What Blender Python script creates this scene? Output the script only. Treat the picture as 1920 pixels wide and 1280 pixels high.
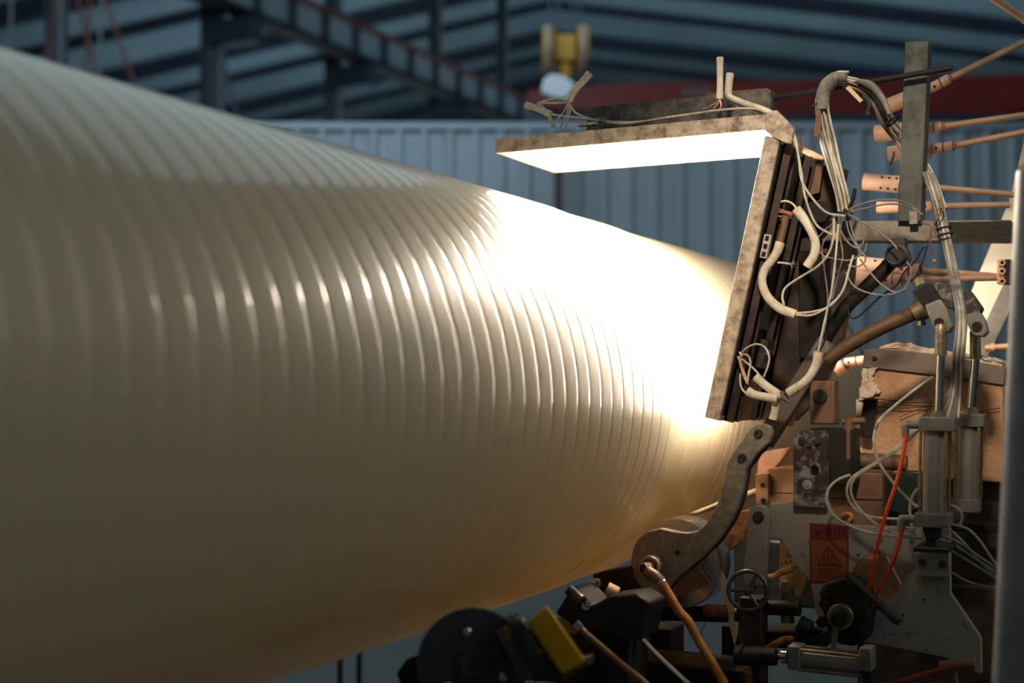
import bpy, bmesh, math, random
from math import sin, cos, atan, atan2, sqrt, pi, radians
from mathutils import Vector, Matrix
random.seed(7)
V = Vector
for o in list(bpy.data.objects):
    bpy.data.objects.remove(o)
C = bpy.context.scene.collection
SC = bpy.context.scene

# ------------------------------------------------------------------ camera
# world: +Y runs along the axis of the big pipe, +X points away from the pipe, +Z up
FPX = 2500.0                                   # focal length for a 1920 px wide frame
PITCH = atan(83 / FPX)
YAW = radians(26.24)
CZ = 1.5
cam_d = bpy.data.cameras.new('camera')
cam = bpy.data.objects.new('camera', cam_d)
C.objects.link(cam)
cam.location = (0, 0, CZ)
cam.rotation_euler = (pi / 2 + PITCH, 0, YAW)
cam_d.sensor_width = 36
cam_d.lens = FPX / 1920 * 36
cam_d.clip_end = 300
cam_d.dof.use_dof = True
cam_d.dof.focus_distance = 3.08
cam_d.dof.aperture_fstop = 1.8
SC.camera = cam

# ------------------------------------------------------------------ world, light, exposure
w = bpy.data.worlds.new('hall_air')
SC.world = w
w.use_nodes = True
bg = w.node_tree.nodes['Background']
bg.inputs[0].default_value = (0.42, 0.62, 0.74, 1)
bg.inputs[1].default_value = 0.045


def area(name, loc, target, sx, sy, power, col):
    d = bpy.data.lights.new(name, 'AREA')
    d.shape = 'RECTANGLE'
    d.size, d.size_y = sx, sy
    d.energy = power
    d.color = col
    o = bpy.data.objects.new(name, d)
    C.objects.link(o)
    o.location = loc
    o.rotation_euler = (V(target) - V(loc)).to_track_quat('-Z', 'Y').to_euler()
    return o


area('roof_daylight', (-8.2, 8.2, 8.4), (-7.6, 7.6, 0), 13, 10, 235, (0.70, 0.93, 0.98))
area('side_daylight', (-8.0, 1.5, 7.0), (-2.4, 2.4, 1.5), 6, 5, 150, (0.70, 0.93, 1.0))
area('wall_fill_light', (-6.5, 6.5, 7.2), (-12.0, 20.0, 5.6), 9, 2.5, 260, (0.66, 0.85, 1.0))  # added fill brightening the back wall and roof, no window stands here
area('roof_fill_light', (-9.5, 25.0, 2.6), (-9.5, 25.5, 12.0), 22, 12, 620, (0.60, 0.83, 1.0))  # added light hidden behind the wall, brightens the roof from below
area('right_fill_light', (4.6, 2.4, 5.2), (-1.2, 2.2, 1.4), 7, 4, 92, (1.0, 0.97, 0.84))  # unseen broad fill, added to lift the middle of the pipe
sp_ = bpy.data.lights.new('warm_fill_spot', 'SPOT')  # warm fill added out of view to brighten the oven box and machine
sp_.energy = 240
sp_.color = (1.0, 0.80, 0.58)
sp_.spot_size = radians(32)
sp_.spot_blend = 1.0
sp_.shadow_soft_size = 0.12
so = bpy.data.objects.new('warm_fill_spot', sp_)
C.objects.link(so)
so.location = (-0.25, 0.9, 3.1)
so.rotation_euler = (V((-0.62, 3.1, 1.88)) - so.location).to_track_quat('-Z', 'Y').to_euler()
SC.view_settings.view_transform = 'Standard'
SC.view_settings.look = 'None'
SC.view_settings.exposure = 0.0
SC.view_settings.gamma = 1.0
SC.view_settings.use_curve_mapping = False
SC.cycles.use_denoising = True
SC.cycles.max_bounces = 8
SC.cycles.caustics_reflective = False
SC.cycles.caustics_refractive = False
SC.cycles.sample_clamp_indirect = 6.0
TUBE_POWER, SIDE_POWER = 150.0, 135.0


# ------------------------------------------------------------------ sight lines of the survey
def ray(x, y):
    u = (x - 960) / FPX
    v = (640 - y) / FPX
    yy = cos(PITCH) - v * sin(PITCH)
    zz = sin(PITCH) + v * cos(PITCH)
    return V((u * cos(YAW) - yy * sin(YAW), u * sin(YAW) + yy * cos(YAW), zz))


EYE = V((0, 0, CZ))
FWD = V((-sin(YAW), cos(YAW), 0))
RGT = V((cos(YAW), sin(YAW), 0))
UP = V((0, 0, 1))
AX = V((0, 1, 0))


def Q(x, y, Y):                                # surveyed point on the plane Y = const
    r = ray(x, y)
    return EYE + r * (Y / r.y)


def QX(x, y, X):
    r = ray(x, y)
    return EYE + r * (X / r.x)


def DD(x, y, d):                               # surveyed point at forward distance d
    r = ray(x, y)
    return EYE + r * (d / r.dot(FWD))


def H(lat, d, z):                              # hall point: sideways, forward, height
    p = RGT * lat + FWD * d
    return V((p.x, p.y, z))


def m(px, x, y, Y):                            # size of px pixels at a point
    return px * (Q(x, y, Y) - EYE).dot(FWD) / FPX


def T(pts, Y):
    return [Q(p[0], p[1], p[2] if len(p) > 2 else Y) for p in pts]


# ------------------------------------------------------------------ materials
MATS = {}


def mat(name, col, rough=0.5, metal=0.0, dirt=None, damt=0.5, dscale=14.0, bump=0.0, bscale=60.0,
        coat=0.0, soft=0.12, dmetal=None, var=0.12, emit=None, power=0.0, spec=0.5):
    if name in MATS:
        return MATS[name]
    M = bpy.data.materials.new(name)
    M.use_nodes = True
    nt = M.node_tree
    N, L = nt.nodes, nt.links
    b = N['Principled BSDF']
    b.inputs['Roughness'].default_value = rough
    b.inputs['Metallic'].default_value = metal
    b.inputs['Specular IOR Level'].default_value = spec
    b.inputs['Coat Weight'].default_value = coat
    b.inputs['Coat Roughness'].default_value = 0.10
    tc = N.new('ShaderNodeTexCoord')
    n1 = N.new('ShaderNodeTexNoise')
    n1.inputs['Scale'].default_value = dscale * 2.3
    n1.inputs['Detail'].default_value = 6
    L.new(tc.outputs['Object'], n1.inputs['Vector'])
    lo = N.new('ShaderNodeMix')
    lo.data_type = 'RGBA'
    lo.inputs[6].default_value = tuple(c * (1 - var) for c in col) + (1,)
    lo.inputs[7].default_value = tuple(min(1, c * (1 + var)) for c in col) + (1,)
    L.new(n1.outputs['Fac'], lo.inputs[0])
    out = lo.outputs[2]
    if dirt is not None:
        n2 = N.new('ShaderNodeTexNoise')
        n2.inputs['Scale'].default_value = dscale
        n2.inputs['Detail'].default_value = 9
        n2.inputs['Roughness'].default_value = 0.68
        L.new(tc.outputs['Object'], n2.inputs['Vector'])
        r = N.new('ShaderNodeValToRGB')
        c0 = 0.5 + (0.5 - damt) * 0.5
        r.color_ramp.elements[0].position = max(0, c0 - soft)
        r.color_ramp.elements[1].position = min(1, c0 + soft)
        L.new(n2.outputs['Fac'], r.inputs['Fac'])
        mx = N.new('ShaderNodeMix')
        mx.data_type = 'RGBA'
        L.new(r.outputs['Color'], mx.inputs[0])
        L.new(out, mx.inputs[6])
        mx.inputs[7].default_value = dirt + (1,)
        out = mx.outputs[2]
        rr = N.new('ShaderNodeMapRange')
        rr.inputs[3].default_value = rough
        rr.inputs[4].default_value = min(0.95, rough + 0.25)
        L.new(r.outputs['Color'], rr.inputs[0])
        L.new(rr.outputs[0], b.inputs['Roughness'])
        if dmetal is not None:
            mr = N.new('ShaderNodeMapRange')
            mr.inputs[3].default_value = metal
            mr.inputs[4].default_value = dmetal
            L.new(r.outputs['Color'], mr.inputs[0])
            L.new(mr.outputs[0], b.inputs['Metallic'])
    L.new(out, b.inputs['Base Color'])
    if bump:
        n3 = N.new('ShaderNodeTexNoise')
        n3.inputs['Scale'].default_value = bscale
        n3.inputs['Detail'].default_value = 5
        L.new(tc.outputs['Object'], n3.inputs['Vector'])
        bp = N.new('ShaderNodeBump')
        bp.inputs['Strength'].default_value = bump
        bp.inputs['Distance'].default_value = 0.004
        L.new(n3.outputs['Fac'], bp.inputs['Height'])
        L.new(bp.outputs['Normal'], b.inputs['Normal'])
    if emit:
        b.inputs['Emission Color'].default_value = emit + (1,)
        b.inputs['Emission Strength'].default_value = power
    MATS[name] = M
    return M


def pipe_mat(name, col, rough, stripes=0.06, coat=0.7):
    M = mat(name, col, rough, var=0.05, dscale=2.0, spec=0.55, coat=coat)
    nt = M.node_tree
    N, L = nt.nodes, nt.links
    b = N['Principled BSDF']
    tc = N.new('ShaderNodeTexCoord')
    mp = N.new('ShaderNodeMapping')
    mp.inputs['Scale'].default_value = (1.2, 260, 1.2)
    n = N.new('ShaderNodeTexNoise')
    n.inputs['Scale'].default_value = 1.0
    n.inputs['Detail'].default_value = 3
    L.new(tc.outputs['Object'], mp.inputs['Vector'])
    L.new(mp.outputs['Vector'], n.inputs['Vector'])
    bp = N.new('ShaderNodeBump')
    bp.inputs['Strength'].default_value = stripes
    bp.inputs['Distance'].default_value = 0.0012
    L.new(n.outputs['Fac'], bp.inputs['Height'])
    L.new(bp.outputs['Normal'], b.inputs['Normal'])
    tr = N.new('ShaderNodeBsdfTranslucent')      # the plastic wall lets some warm light through
    tr.inputs['Color'].default_value = (0.92, 0.66, 0.33, 1)
    ms = N.new('ShaderNodeMixShader')
    ms.inputs[0].default_value = 0.25
    L.new(b.outputs[0], ms.inputs[1])
    L.new(tr.outputs[0], ms.inputs[2])
    L.new(ms.outputs[0], N['Material Output'].inputs['Surface'])
    return M


CREAM = pipe_mat('cream_plastic', (0.50, 0.485, 0.385), 0.38, coat=0.95)
CREAM2 = pipe_mat('fresh_cream_plastic', (0.56, 0.49, 0.345), 0.40, 0.06, coat=0.8)
TAN_RAIL = mat('scorched_paint', (0.60, 0.50, 0.40), 0.55, 0.1, dirt=(0.12, 0.08, 0.06), damt=0.42, dscale=30, soft=0.12, bump=0.3, bscale=140)
RUST_DARK = mat('dark_rusty_steel', (0.045, 0.038, 0.036), 0.48, 0.4, dirt=(0.12, 0.075, 0.055), damt=0.42, dscale=9, bump=0.25)
BLACK_STEEL = mat('black_steel', (0.013, 0.012, 0.0115), 0.55, 0.1, spec=0.35, dirt=(0.03, 0.024, 0.02), damt=0.4, dscale=12, bump=0.2)
REFLECT = mat('lamp_reflector', (0.85, 0.83, 0.78), 0.35, 0.2, var=0.04, dscale=10)
QUARTZ_DIM = mat('dimmer_glowing_quartz', (0.9, 0.9, 0.9), 0.3, emit=(1.0, 0.85, 0.66), power=SIDE_POWER)
QUARTZ = mat('glowing_quartz', (0.9, 0.9, 0.9), 0.3, emit=(1.0, 0.86, 0.68), power=TUBE_POWER)
CERAMIC = mat('white_ceramic', (0.62, 0.60, 0.54), 0.4, dirt=(0.2, 0.17, 0.14), damt=0.35, dscale=60)
SLEEVE = mat('glass_fibre_sleeve', (0.86, 0.80, 0.66), 0.62, dirt=(0.52, 0.38, 0.23), damt=0.34, dscale=22, bump=0.35, bscale=240)
SLEEVE_IN = mat('scorched_sleeve_inside', (0.50, 0.32, 0.09), 0.7)
WIRE = mat('cream_wire', (0.74, 0.70, 0.60), 0.5, dirt=(0.30, 0.26, 0.21), damt=0.4, dscale=12)
WIRE_GREY = mat('grey_wire', (0.34, 0.32, 0.29), 0.55, dirt=(0.14, 0.12, 0.10), damt=0.45, dscale=12)
COPPER_WIRE = mat('bare_copper', (0.72, 0.36, 0.24), 0.4, 0.8)
BLACK_RUBBER = mat('black_rubber', (0.02, 0.02, 0.021), 0.5)
BURNER = mat('heat_stained_brass', (0.88, 0.62, 0.49), 0.48, 0.25, dirt=(0.50, 0.27, 0.17), damt=0.45, dscale=10, soft=0.25, bump=0.1)
BURNER_PIPE = mat('heat_stained_pipe', (0.80, 0.52, 0.35), 0.42, 0.3, dirt=(0.42, 0.24, 0.13), damt=0.45, dscale=9, soft=0.25)
HOLE = mat('dark_hole', (0.008, 0.006, 0.005), 0.8)
POST_GREY = mat('grey_green_square_tube', (0.075, 0.087, 0.08), 0.5, 0.2, dirt=(0.03, 0.03, 0.028), damt=0.38, dscale=9, soft=0.1, bump=0.15)
BEAM_GREY = mat('greasy_beam', (0.34, 0.31, 0.265), 0.5, 0.1, dirt=(0.035, 0.028, 0.022), damt=0.52, dscale=5, soft=0.1, bump=0.2)
PLATE_GREY = mat('grey_green_paint', (0.315, 0.30, 0.27), 0.5, 0.0, dirt=(0.05, 0.04, 0.035), damt=0.25, dscale=30, soft=0.05, bump=0.12)
PLATE_GREASY = mat('greasy_worn_plate', (0.38, 0.35, 0.34), 0.42, 0.1, dirt=(0.045, 0.028, 0.024), damt=0.60, dscale=19, soft=0.06, bump=0.3)
ARM_PAINT = mat('dirty_arm_paint', (0.40, 0.35, 0.29), 0.5, 0.1, dirt=(0.11, 0.085, 0.065), damt=0.42, dscale=55, soft=0.22, bump=0.2, bscale=120)
ARM_EDGE = mat('dark_arm_edge', (0.05, 0.04, 0.032), 0.55, 0.2, bump=0.2)
BOLT = mat('oily_bolt', (0.14, 0.13, 0.12), 0.4, 0.7, dirt=(0.03, 0.028, 0.025), damt=0.45, dscale=40)
CHROME = mat('polished_rod', (0.80, 0.78, 0.74), 0.12, 1.0, var=0.02)
ROLLER_MET = mat('polished_roller', (0.66, 0.62, 0.56), 0.22, 0.9, var=0.08, dscale=6)
ALU = mat('anodised_aluminium', (0.36, 0.35, 0.32), 0.4, 0.55, dirt=(0.17, 0.13, 0.10), damt=0.35, dscale=8, soft=0.25)
ALU_CAP = mat('cast_end_cap', (0.26, 0.255, 0.24), 0.5, 0.3, dirt=(0.10, 0.085, 0.07), damt=0.4, dscale=14, soft=0.2)
BRASSY = mat('yellow_zinc_steel', (0.36, 0.29, 0.17), 0.38, 0.75, dirt=(0.10, 0.075, 0.045), damt=0.4, dscale=20)
PLASTER = mat('fired_plaster', (0.74, 0.46, 0.28), 0.85, dirt=(0.40, 0.20, 0.10), damt=0.54, dscale=7, soft=0.2, bump=0.8, bscale=90)
WOOL = mat('torn_insulation', (0.90, 0.75, 0.62), 0.95, dirt=(0.45, 0.28, 0.19), damt=0.4, dscale=24, soft=0.2, bump=1.0, bscale=80)
BAND = mat('dull_steel_band', (0.30, 0.25, 0.215), 0.42, 0.6, dirt=(0.16, 0.115, 0.09), damt=0.45, dscale=6, soft=0.25)
COPPERY = mat('coppery_block', (0.62, 0.38, 0.24), 0.45, 0.3, dirt=(0.36, 0.19, 0.11), damt=0.42, dscale=9, soft=0.2)
COPPERY_DK = mat('dark_coppery_block', (0.30, 0.165, 0.10), 0.5, 0.3, dirt=(0.12, 0.065, 0.045), damt=0.45, dscale=8, soft=0.2, bump=0.1)
ORANGE_RUST = mat('orange_rust', (0.60, 0.30, 0.13), 0.7, 0.1, dirt=(0.26, 0.09, 0.035), damt=0.50, dscale=26, soft=0.1, bump=0.5)
RED_LABEL = mat('red_label', (0.17, 0.022, 0.018), 0.45, var=0.1)
AMBER_LABEL = mat('amber_label', (0.26, 0.075, 0.022), 0.45, var=0.1)
INK = mat('black_ink', (0.015, 0.009, 0.007), 0.55)
HOSE_ORANGE = mat('orange_silicone', (0.62, 0.26, 0.045), 0.42, dirt=(0.36, 0.13, 0.02), damt=0.4, dscale=10)
HOSE_BROWN = mat('brown_hose', (0.28, 0.17, 0.065), 0.4, dirt=(0.14, 0.08, 0.03), damt=0.4, dscale=10)
HOSE_GREY = mat('grey_hose', (0.20, 0.18, 0.145), 0.4)
AIR_ORANGE = mat('orange_air_tube', (0.85, 0.09, 0.015), 0.35, var=0.05)
YELLOW = mat('yellow_paint', (0.95, 0.60, 0.012), 0.42, dirt=(0.75, 0.38, 0.01), damt=0.4, dscale=8, soft=0.3)
TEAL_DARK = mat('dark_blue_steel', (0.055, 0.072, 0.088), 0.34, 0.35, var=0.2)
MOTOR_GREEN = mat('dark_green_motor', (0.011, 0.028, 0.024), 0.4)
FOREPOST = mat('grey_painted_post', (0.36, 0.35, 0.35), 0.38, 0.1, dirt=(0.14, 0.125, 0.12), damt=0.28, dscale=9, soft=0.2)
IVORY = mat('ivory_panel', (0.88, 0.82, 0.68), 0.5, var=0.03)
STRIP = mat('cream_strip', (0.78, 0.62, 0.40), 0.4, var=0.08)
SHEET_BLUE = mat('blue_grey_cladding', (0.32, 0.38, 0.43), 0.5, 0.1, var=0.12, dscale=1.5)
ROOF_SHEET = mat('roof_sheet', (0.30, 0.39, 0.42), 0.55, 0.1, var=0.35, dscale=0.25)
ROOF_STEEL = mat('blue_black_steel', (0.042, 0.06, 0.085), 0.5, 0.2, var=0.2)
FLANGE_LIGHT = mat('worn_flange', (0.20, 0.22, 0.24), 0.5, 0.1)
RED_STEEL = mat('red_crane_paint', (0.27, 0.028, 0.022), 0.5, var=0.15, dscale=1)
RED_PRIMER = mat('red_oxide_primer', (0.17, 0.065, 0.05), 0.6)
WEB_GREY = mat('girder_web', (0.36, 0.44, 0.48), 0.5, 0.1)
HOOK_YEL = mat('hook_yellow', (0.42, 0.22, 0.005), 0.5, var=0.15, dscale=6)
BAG = mat('white_plastic_bag', (0.62, 0.66, 0.74), 0.4)
CONCRETE = mat('concrete_floor', (0.10, 0.105, 0.105), 0.6, dirt=(0.05, 0.05, 0.05), damt=0.4, dscale=0.7, soft=0.2)


# ------------------------------------------------------------------ mesh builder
def ortho(d):
    d = d.normalized()
    a = UP if abs(d.z) < 0.9 else V((1, 0, 0))
    u = d.cross(a).normalized()
    return u, d.cross(u).normalized()


def smooth_path(pts, sub=6):
    if len(pts) < 3:
        return pts
    out = []
    P = [pts[0] * 2 - pts[1]] + list(pts) + [pts[-1] * 2 - pts[-2]]
    for i in range(1, len(P) - 2):
        a, b, c, d = P[i - 1], P[i], P[i + 1], P[i + 2]
        for k in range(sub):
            t = k / sub
            out.append(0.5 * ((2 * b) + (c - a) * t + (2 * a - 5 * b + 4 * c - d) * t * t + (3 * b - a - 3 * c + d) * t ** 3))
    out.append(P[-2])
    return out


class MB:
    def __init__(s):
        s.bm = bmesh.new()

    def ring(s, c, u, v, r, seg, r2=None):
        r2 = r if r2 is None else r2
        return [s.bm.verts.new(c + u * (r * cos(2 * pi * i / seg)) + v * (r2 * sin(2 * pi * i / seg))) for i in range(seg)]

    def skin(s, A, B):
        n = len(A)
        for i in range(n):
            s.bm.faces.new((A[i], A[(i + 1) % n], B[(i + 1) % n], B[i]))

    def obox(s, p, a, b, c):                   # corner and three edge vectors
        vs = [s.bm.verts.new(p + a * i + b * j + c * k) for k in (0, 1) for j in (0, 1) for i in (0, 1)]
        for f in ((0, 2, 3, 1), (4, 5, 7, 6), (0, 1, 5, 4), (2, 6, 7, 3), (0, 4, 6, 2), (1, 3, 7, 5)):
            s.bm.faces.new([vs[i] for i in f])
        return s

    def box(s, c, sx, sy, sz):
        return s.obox(V(c) - V((sx, sy, sz)) / 2, V((sx, 0, 0)), V((0, sy, 0)), V((0, 0, sz)))

    def bar(s, p, q, w, h, up=UP):             # beam of section w x h centred on p-q
        d = q - p
        a = d.normalized().cross(up).normalized() * w
        b = a.cross(d).normalized() * h
        return s.obox(p - a / 2 - b / 2, d, a, b)

    def cyl(s, p, q, r, r2=None, seg=18, caps=True):
        d = q - p
        u, v = ortho(d)
        A = s.ring(p, u, v, r, seg)
        B = s.ring(q, u, v, r if r2 is None else r2, seg)
        s.skin(A, B)
        if caps:
            s.bm.faces.new(A[::-1])
            s.bm.faces.new(B)
        return s

    def pipe(s, p, q, r, wall, seg=20):        # hollow tube
        d = q - p
        u, v = ortho(d)
        A = s.ring(p, u, v, r, seg)
        B = s.ring(q, u, v, r, seg)
        a = s.ring(p, u, v, r - wall, seg)
        b = s.ring(q, u, v, r - wall, seg)
        s.skin(A, B)
        s.skin(b, a)
        s.skin(a, A)
        s.skin(B, b)
        return s

    def tube(s, pts, r, seg=8, sub=6, flat=1.0, radii=None, caps=True):
        P = smooth_path([V(p) for p in pts], sub)
        n = len(P)
        t0 = (P[1] - P[0]).normalized()
        u, v = ortho(t0)
        prev = None
        for i in range(n):
            t = (P[min(i + 1, n - 1)] - P[max(i - 1, 0)]).normalized()
            u = (u - t * u.dot(t)).normalized()
            v = t.cross(u)
            rr = r
            if radii:
                f = i / (n - 1) * (len(radii) - 1)
                k = min(int(f), len(radii) - 2)
                rr = radii[k] + (radii[k + 1] - radii[k]) * (f - k)
            R = s.ring(P[i], u, v, rr, seg, rr * flat)
            if prev:
                s.skin(prev, R)
            elif caps:
                s.bm.faces.new(R[::-1])
            prev = R
        if caps:
            s.bm.faces.new(prev)
        return s

    def lathe(s, p, axis, prof, seg=24):       # prof: (distance along axis, radius)
        axis = axis.normalized()
        u, v = ortho(axis)
        prev = None
        for h, r in prof:
            R = s.ring(p + axis * h, u, v, max(r, 1e-4), seg)
            if prev:
                s.skin(prev, R)
            else:
                s.bm.faces.new(R[::-1])
            prev = R
        s.bm.faces.new(prev)
        return s

    def torus(s, c, axis, R, r, seg=36, k=10):
        u, v = ortho(axis)
        w = axis.normalized()
        rings = []
        for i in range(seg):
            a = 2 * pi * i / seg
            d = u * cos(a) + v * sin(a)
            rings.append([s.bm.verts.new(c + d * (R + r * cos(2 * pi * j / k)) + w * (r * sin(2 * pi * j / k))) for j in range(k)])
        for i in range(seg):
            s.skin(rings[i], rings[(i + 1) % seg])
        return s

    def ball(s, c, r, seg=16):
        bmesh.ops.create_uvsphere(s.bm, u_segments=seg, v_segments=seg // 2, radius=r, matrix=Matrix.Translation(c))
        return s

    def prism(s, pts, off, holes=()):          # outline with holes, pushed along off
        es = []
        loops = []
        for loop in [pts] + list(holes):
            vs = [s.bm.verts.new(p) for p in loop]
            loops.append(vs)
            for i in range(len(vs)):
                es.append(s.bm.edges.new((vs[i], vs[(i + 1) % len(vs)])))
        if not holes:
            fs = [s.bm.faces.new(loops[0])]
        else:
            r = bmesh.ops.triangle_fill(s.bm, edges=es, use_beauty=True)
            fs = [g for g in r['geom'] if isinstance(g, bmesh.types.BMFace)]
        e = bmesh.ops.extrude_face_region(s.bm, geom=fs, use_keep_orig=True)
        vs = [g for g in e['geom'] if isinstance(g, bmesh.types.BMVert)]
        bmesh.ops.translate(s.bm, verts=vs, vec=off)
        return s

    def hexa(s, p, axis, r, h):
        return s.cyl(p, p + axis.normalized() * h, r, seg=6)

    def jitter(s, amt):
        for v in s.bm.verts:
            v.co += V((random.uniform(-amt, amt), random.uniform(-amt, amt), random.uniform(-amt, amt)))
        return s

    def mesh(s, name, origin=V((0, 0, 0)), flat=False, angle=38):
        bmesh.ops.remove_doubles(s.bm, verts=s.bm.verts, dist=1e-6)
        bmesh.ops.recalc_face_normals(s.bm, faces=s.bm.faces)
        bmesh.ops.translate(s.bm, verts=s.bm.verts, vec=-origin)
        me = bpy.data.meshes.new(name)
        s.bm.to_mesh(me)
        s.bm.free()
        if not flat:
            for p in me.polygons:
                p.use_smooth = True
            me.set_sharp_from_angle(angle=radians(angle))
        return me


def thing(name, label, cat, loc, group=None):
    o = bpy.data.objects.new(name, None)
    C.objects.link(o)
    o.location = loc
    o.empty_display_size = 0.05
    o['label'] = label
    o['category'] = cat
    if group:
        o['group'] = group
    return o


def wloc(o):
    p = V(o.location)
    while o.parent:
        o = o.parent
        p += V(o.location)
    return p


def part(name, mb, mt, par, label=None, bevel=0.0, stuff=False, angle=38):
    o = bpy.data.objects.new(name, mb.mesh(name, wloc(par), angle=angle))
    o.data.materials.append(mt)
    C.objects.link(o)
    o.parent = par
    if label:
        o['label'] = label
    if stuff:
        o['kind'] = 'stuff'
    if bevel:
        bv = o.modifiers.new('bevel', 'BEVEL')
        bv.width = bevel
        bv.segments = 2
        bv.limit_method = 'ANGLE'
        bv.angle_limit = radians(50)
        bv.harden_normals = False
    return o


def solo(name, mb, mt, label, cat, loc, group=None, bevel=0.0):
    o = bpy.data.objects.new(name, mb.mesh(name, V(loc)))
    o.data.materials.append(mt)
    C.objects.link(o)
    o.location = loc
    o['label'] = label
    o['category'] = cat
    if group:
        o['group'] = group
    if bevel:
        bv = o.modifiers.new('bevel', 'BEVEL')
        bv.width = bevel
        bv.segments = 2
        bv.limit_method = 'ANGLE'
        bv.angle_limit = radians(50)
    return o


def struct(name, mb, mt, par=None):
    o = bpy.data.objects.new(name, mb.mesh(name, wloc(par) if par else V((0, 0, 0))))
    o.data.materials.append(mt)
    C.objects.link(o)
    if par:
        o.parent = par
    else:
        o['kind'] = 'structure'
    return o


def copies(name, me, mt, par, locs):
    """many alike parts sharing one mesh; locs are world positions of the mesh origin"""
    if not me.materials:
        me.materials.append(mt)
    base = wloc(par)
    for l in locs:
        o = bpy.data.objects.new(name, me)
        C.objects.link(o)
        o.parent = par
        o.location = V(l) - base


# ================================================================== SETTING
fl = MB()
fl.obox(H(-25, -4, -0.1), RGT * 50, FWD * 62, UP * 0.1)
struct('floor', fl, CONCRETE)

# back wall: a row of trapezoidal steel sheets, 14 m away
WALL_D, WALL_H = 14.0, 4.2
wb = MB()
wb.obox(H(-8, WALL_D + 0.10, 0), RGT * 20, FWD * 0.06, UP * (WALL_H - 0.02))
wall = struct('wall_back', wb, ROOF_STEEL)


def sheet_mesh():
    b = MB()
    pitch = 0.27
    prof = []
    for k in range(3):
        x = k * pitch
        prof += [(x, 0.0), (x + 0.035, -0.045), (x + 0.085, -0.045), (x + 0.12, 0.0), (x + 0.19, 0.0), (x + 0.20, -0.008), (x + 0.21, 0.0)]
    prof.append((3 * pitch - 0.006, 0.0))
    lo = [b.bm.verts.new(RGT * x + FWD * y) for x, y in prof]
    hi = [b.bm.verts.new(RGT * x + FWD * y + UP * WALL_H) for x, y in prof]
    for i in range(len(prof) - 1):
        b.bm.faces.new((lo[i], lo[i + 1], hi[i + 1], hi[i]))
    return b.mesh('cladding_sheet', angle=10)


sm = sheet_mesh()
copies('cladding_sheet', sm, SHEET_BLUE, wall, [H(-8 + 0.81 * i, WALL_D + (0.004 if i % 2 else 0), 0) for i in range(24)])
tp = MB()
tp.obox(H(-8, WALL_D - 0.06, WALL_H), RGT * 20, FWD * 0.24, UP * 0.07)
part('capping', tp, SHEET_BLUE, wall)

# roof: gable, ridge running away from us
RZ, RL = 10.6, 0.9
SL, SR = 0.235, 0.115


def roof_z(lat):
    return RZ - (RL - lat) * SL if lat < RL else RZ - (lat - RL) * SR


for nm, l0, l1 in (('ceiling', -24, RL), ('ceiling_right', RL, 24)):
    b = MB()
    n = 150
    prev = None
    for i in range(n + 1):
        d = 17 + i * (56 - 17) / n
        dz = 0.05 if i % 2 else 0.0
        cur = (b.bm.verts.new(H(l0, d, roof_z(l0) + 0.2 + dz)), b.bm.verts.new(H(l1, d, roof_z(l1) + 0.2 + dz)))
        if prev:
            b.bm.faces.new((prev[0], prev[1], cur[1], cur[0]))
        prev = cur
    b.bm.normal_update()
    ro = struct(nm, b, ROOF_SHEET)
    for k in range(14):
        d = 19 + k * 2.6
        f = MB()
        hh = 0.55 if k % 2 == 0 else 0.22
        for (pa, pb) in ((l0, l1),):
            A, B = H(pa, d, roof_z(pa) + 0.15 - hh / 2), H(pb, d, roof_z(pb) + 0.15 - hh / 2)
            f.bar(A, B, 0.22, 0.03, UP)
            f.bar(A + UP * hh, B + UP * hh, 0.22, 0.03, UP)
            f.bar(A + UP * hh / 2, B + UP * hh / 2, 0.03, hh, UP)
        part('rafter' if k % 2 == 0 else 'purlin', f, ROOF_STEEL, ro)
ge = MB()
ge.obox(H(-24, 56, 0), RGT * 48, FWD * 0.1, UP * 14)
struct('wall_end', ge, ROOF_STEEL)

# crane runway: columns and beam run along the pipe direction
A0 = DD(398, 60, 20.0)
RX = A0.x


def runway_y(px):
    r = ray(px, 300)
    return r.y / r.x * RX


bz = 1.5 + (723 - 2) * 20.0 / FPX * 1.0
rb = thing('crane_runway_beam', 'blue-grey crane runway beam with stiffener ribs, descending across the upper left of the hall', 'beam', (RX, A0.y, bz))
y0, y1 = A0.y - 1.2, A0.y + 26
b = MB().obox(V((RX - 0.18, y0, bz)), V((0.36, 0, 0)), V((0, y1 - y0, 0)), V((0, 0, 0.09)))
part('bottom_flange', b, BLACK_STEEL, rb)  # black colour stands in for the shadow under the beam
b = MB().obox(V((RX - 0.02, y0, bz + 0.05)), V((0.04, 0, 0)), V((0, y1 - y0, 0)), V((0, 0, 0.55)))
part('web', b, WEB_GREY, rb)
b = MB().obox(V((RX - 0.2, y0, bz + 0.6)), V((0.4, 0, 0)), V((0, y1 - y0, 0)), V((0, 0, 0.05)))
part('top_flange', b, RED_PRIMER, rb, 'reddish primed top flange')
st = MB().box((0, 0, 0.275), 0.30, 0.04, 0.55).mesh('stiffener')
copies('stiffener', st, ROOF_STEEL, rb, [(RX + 0.0, y0 + 0.3 + i * 0.95, bz + 0.05) for i in range(28)])

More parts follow.
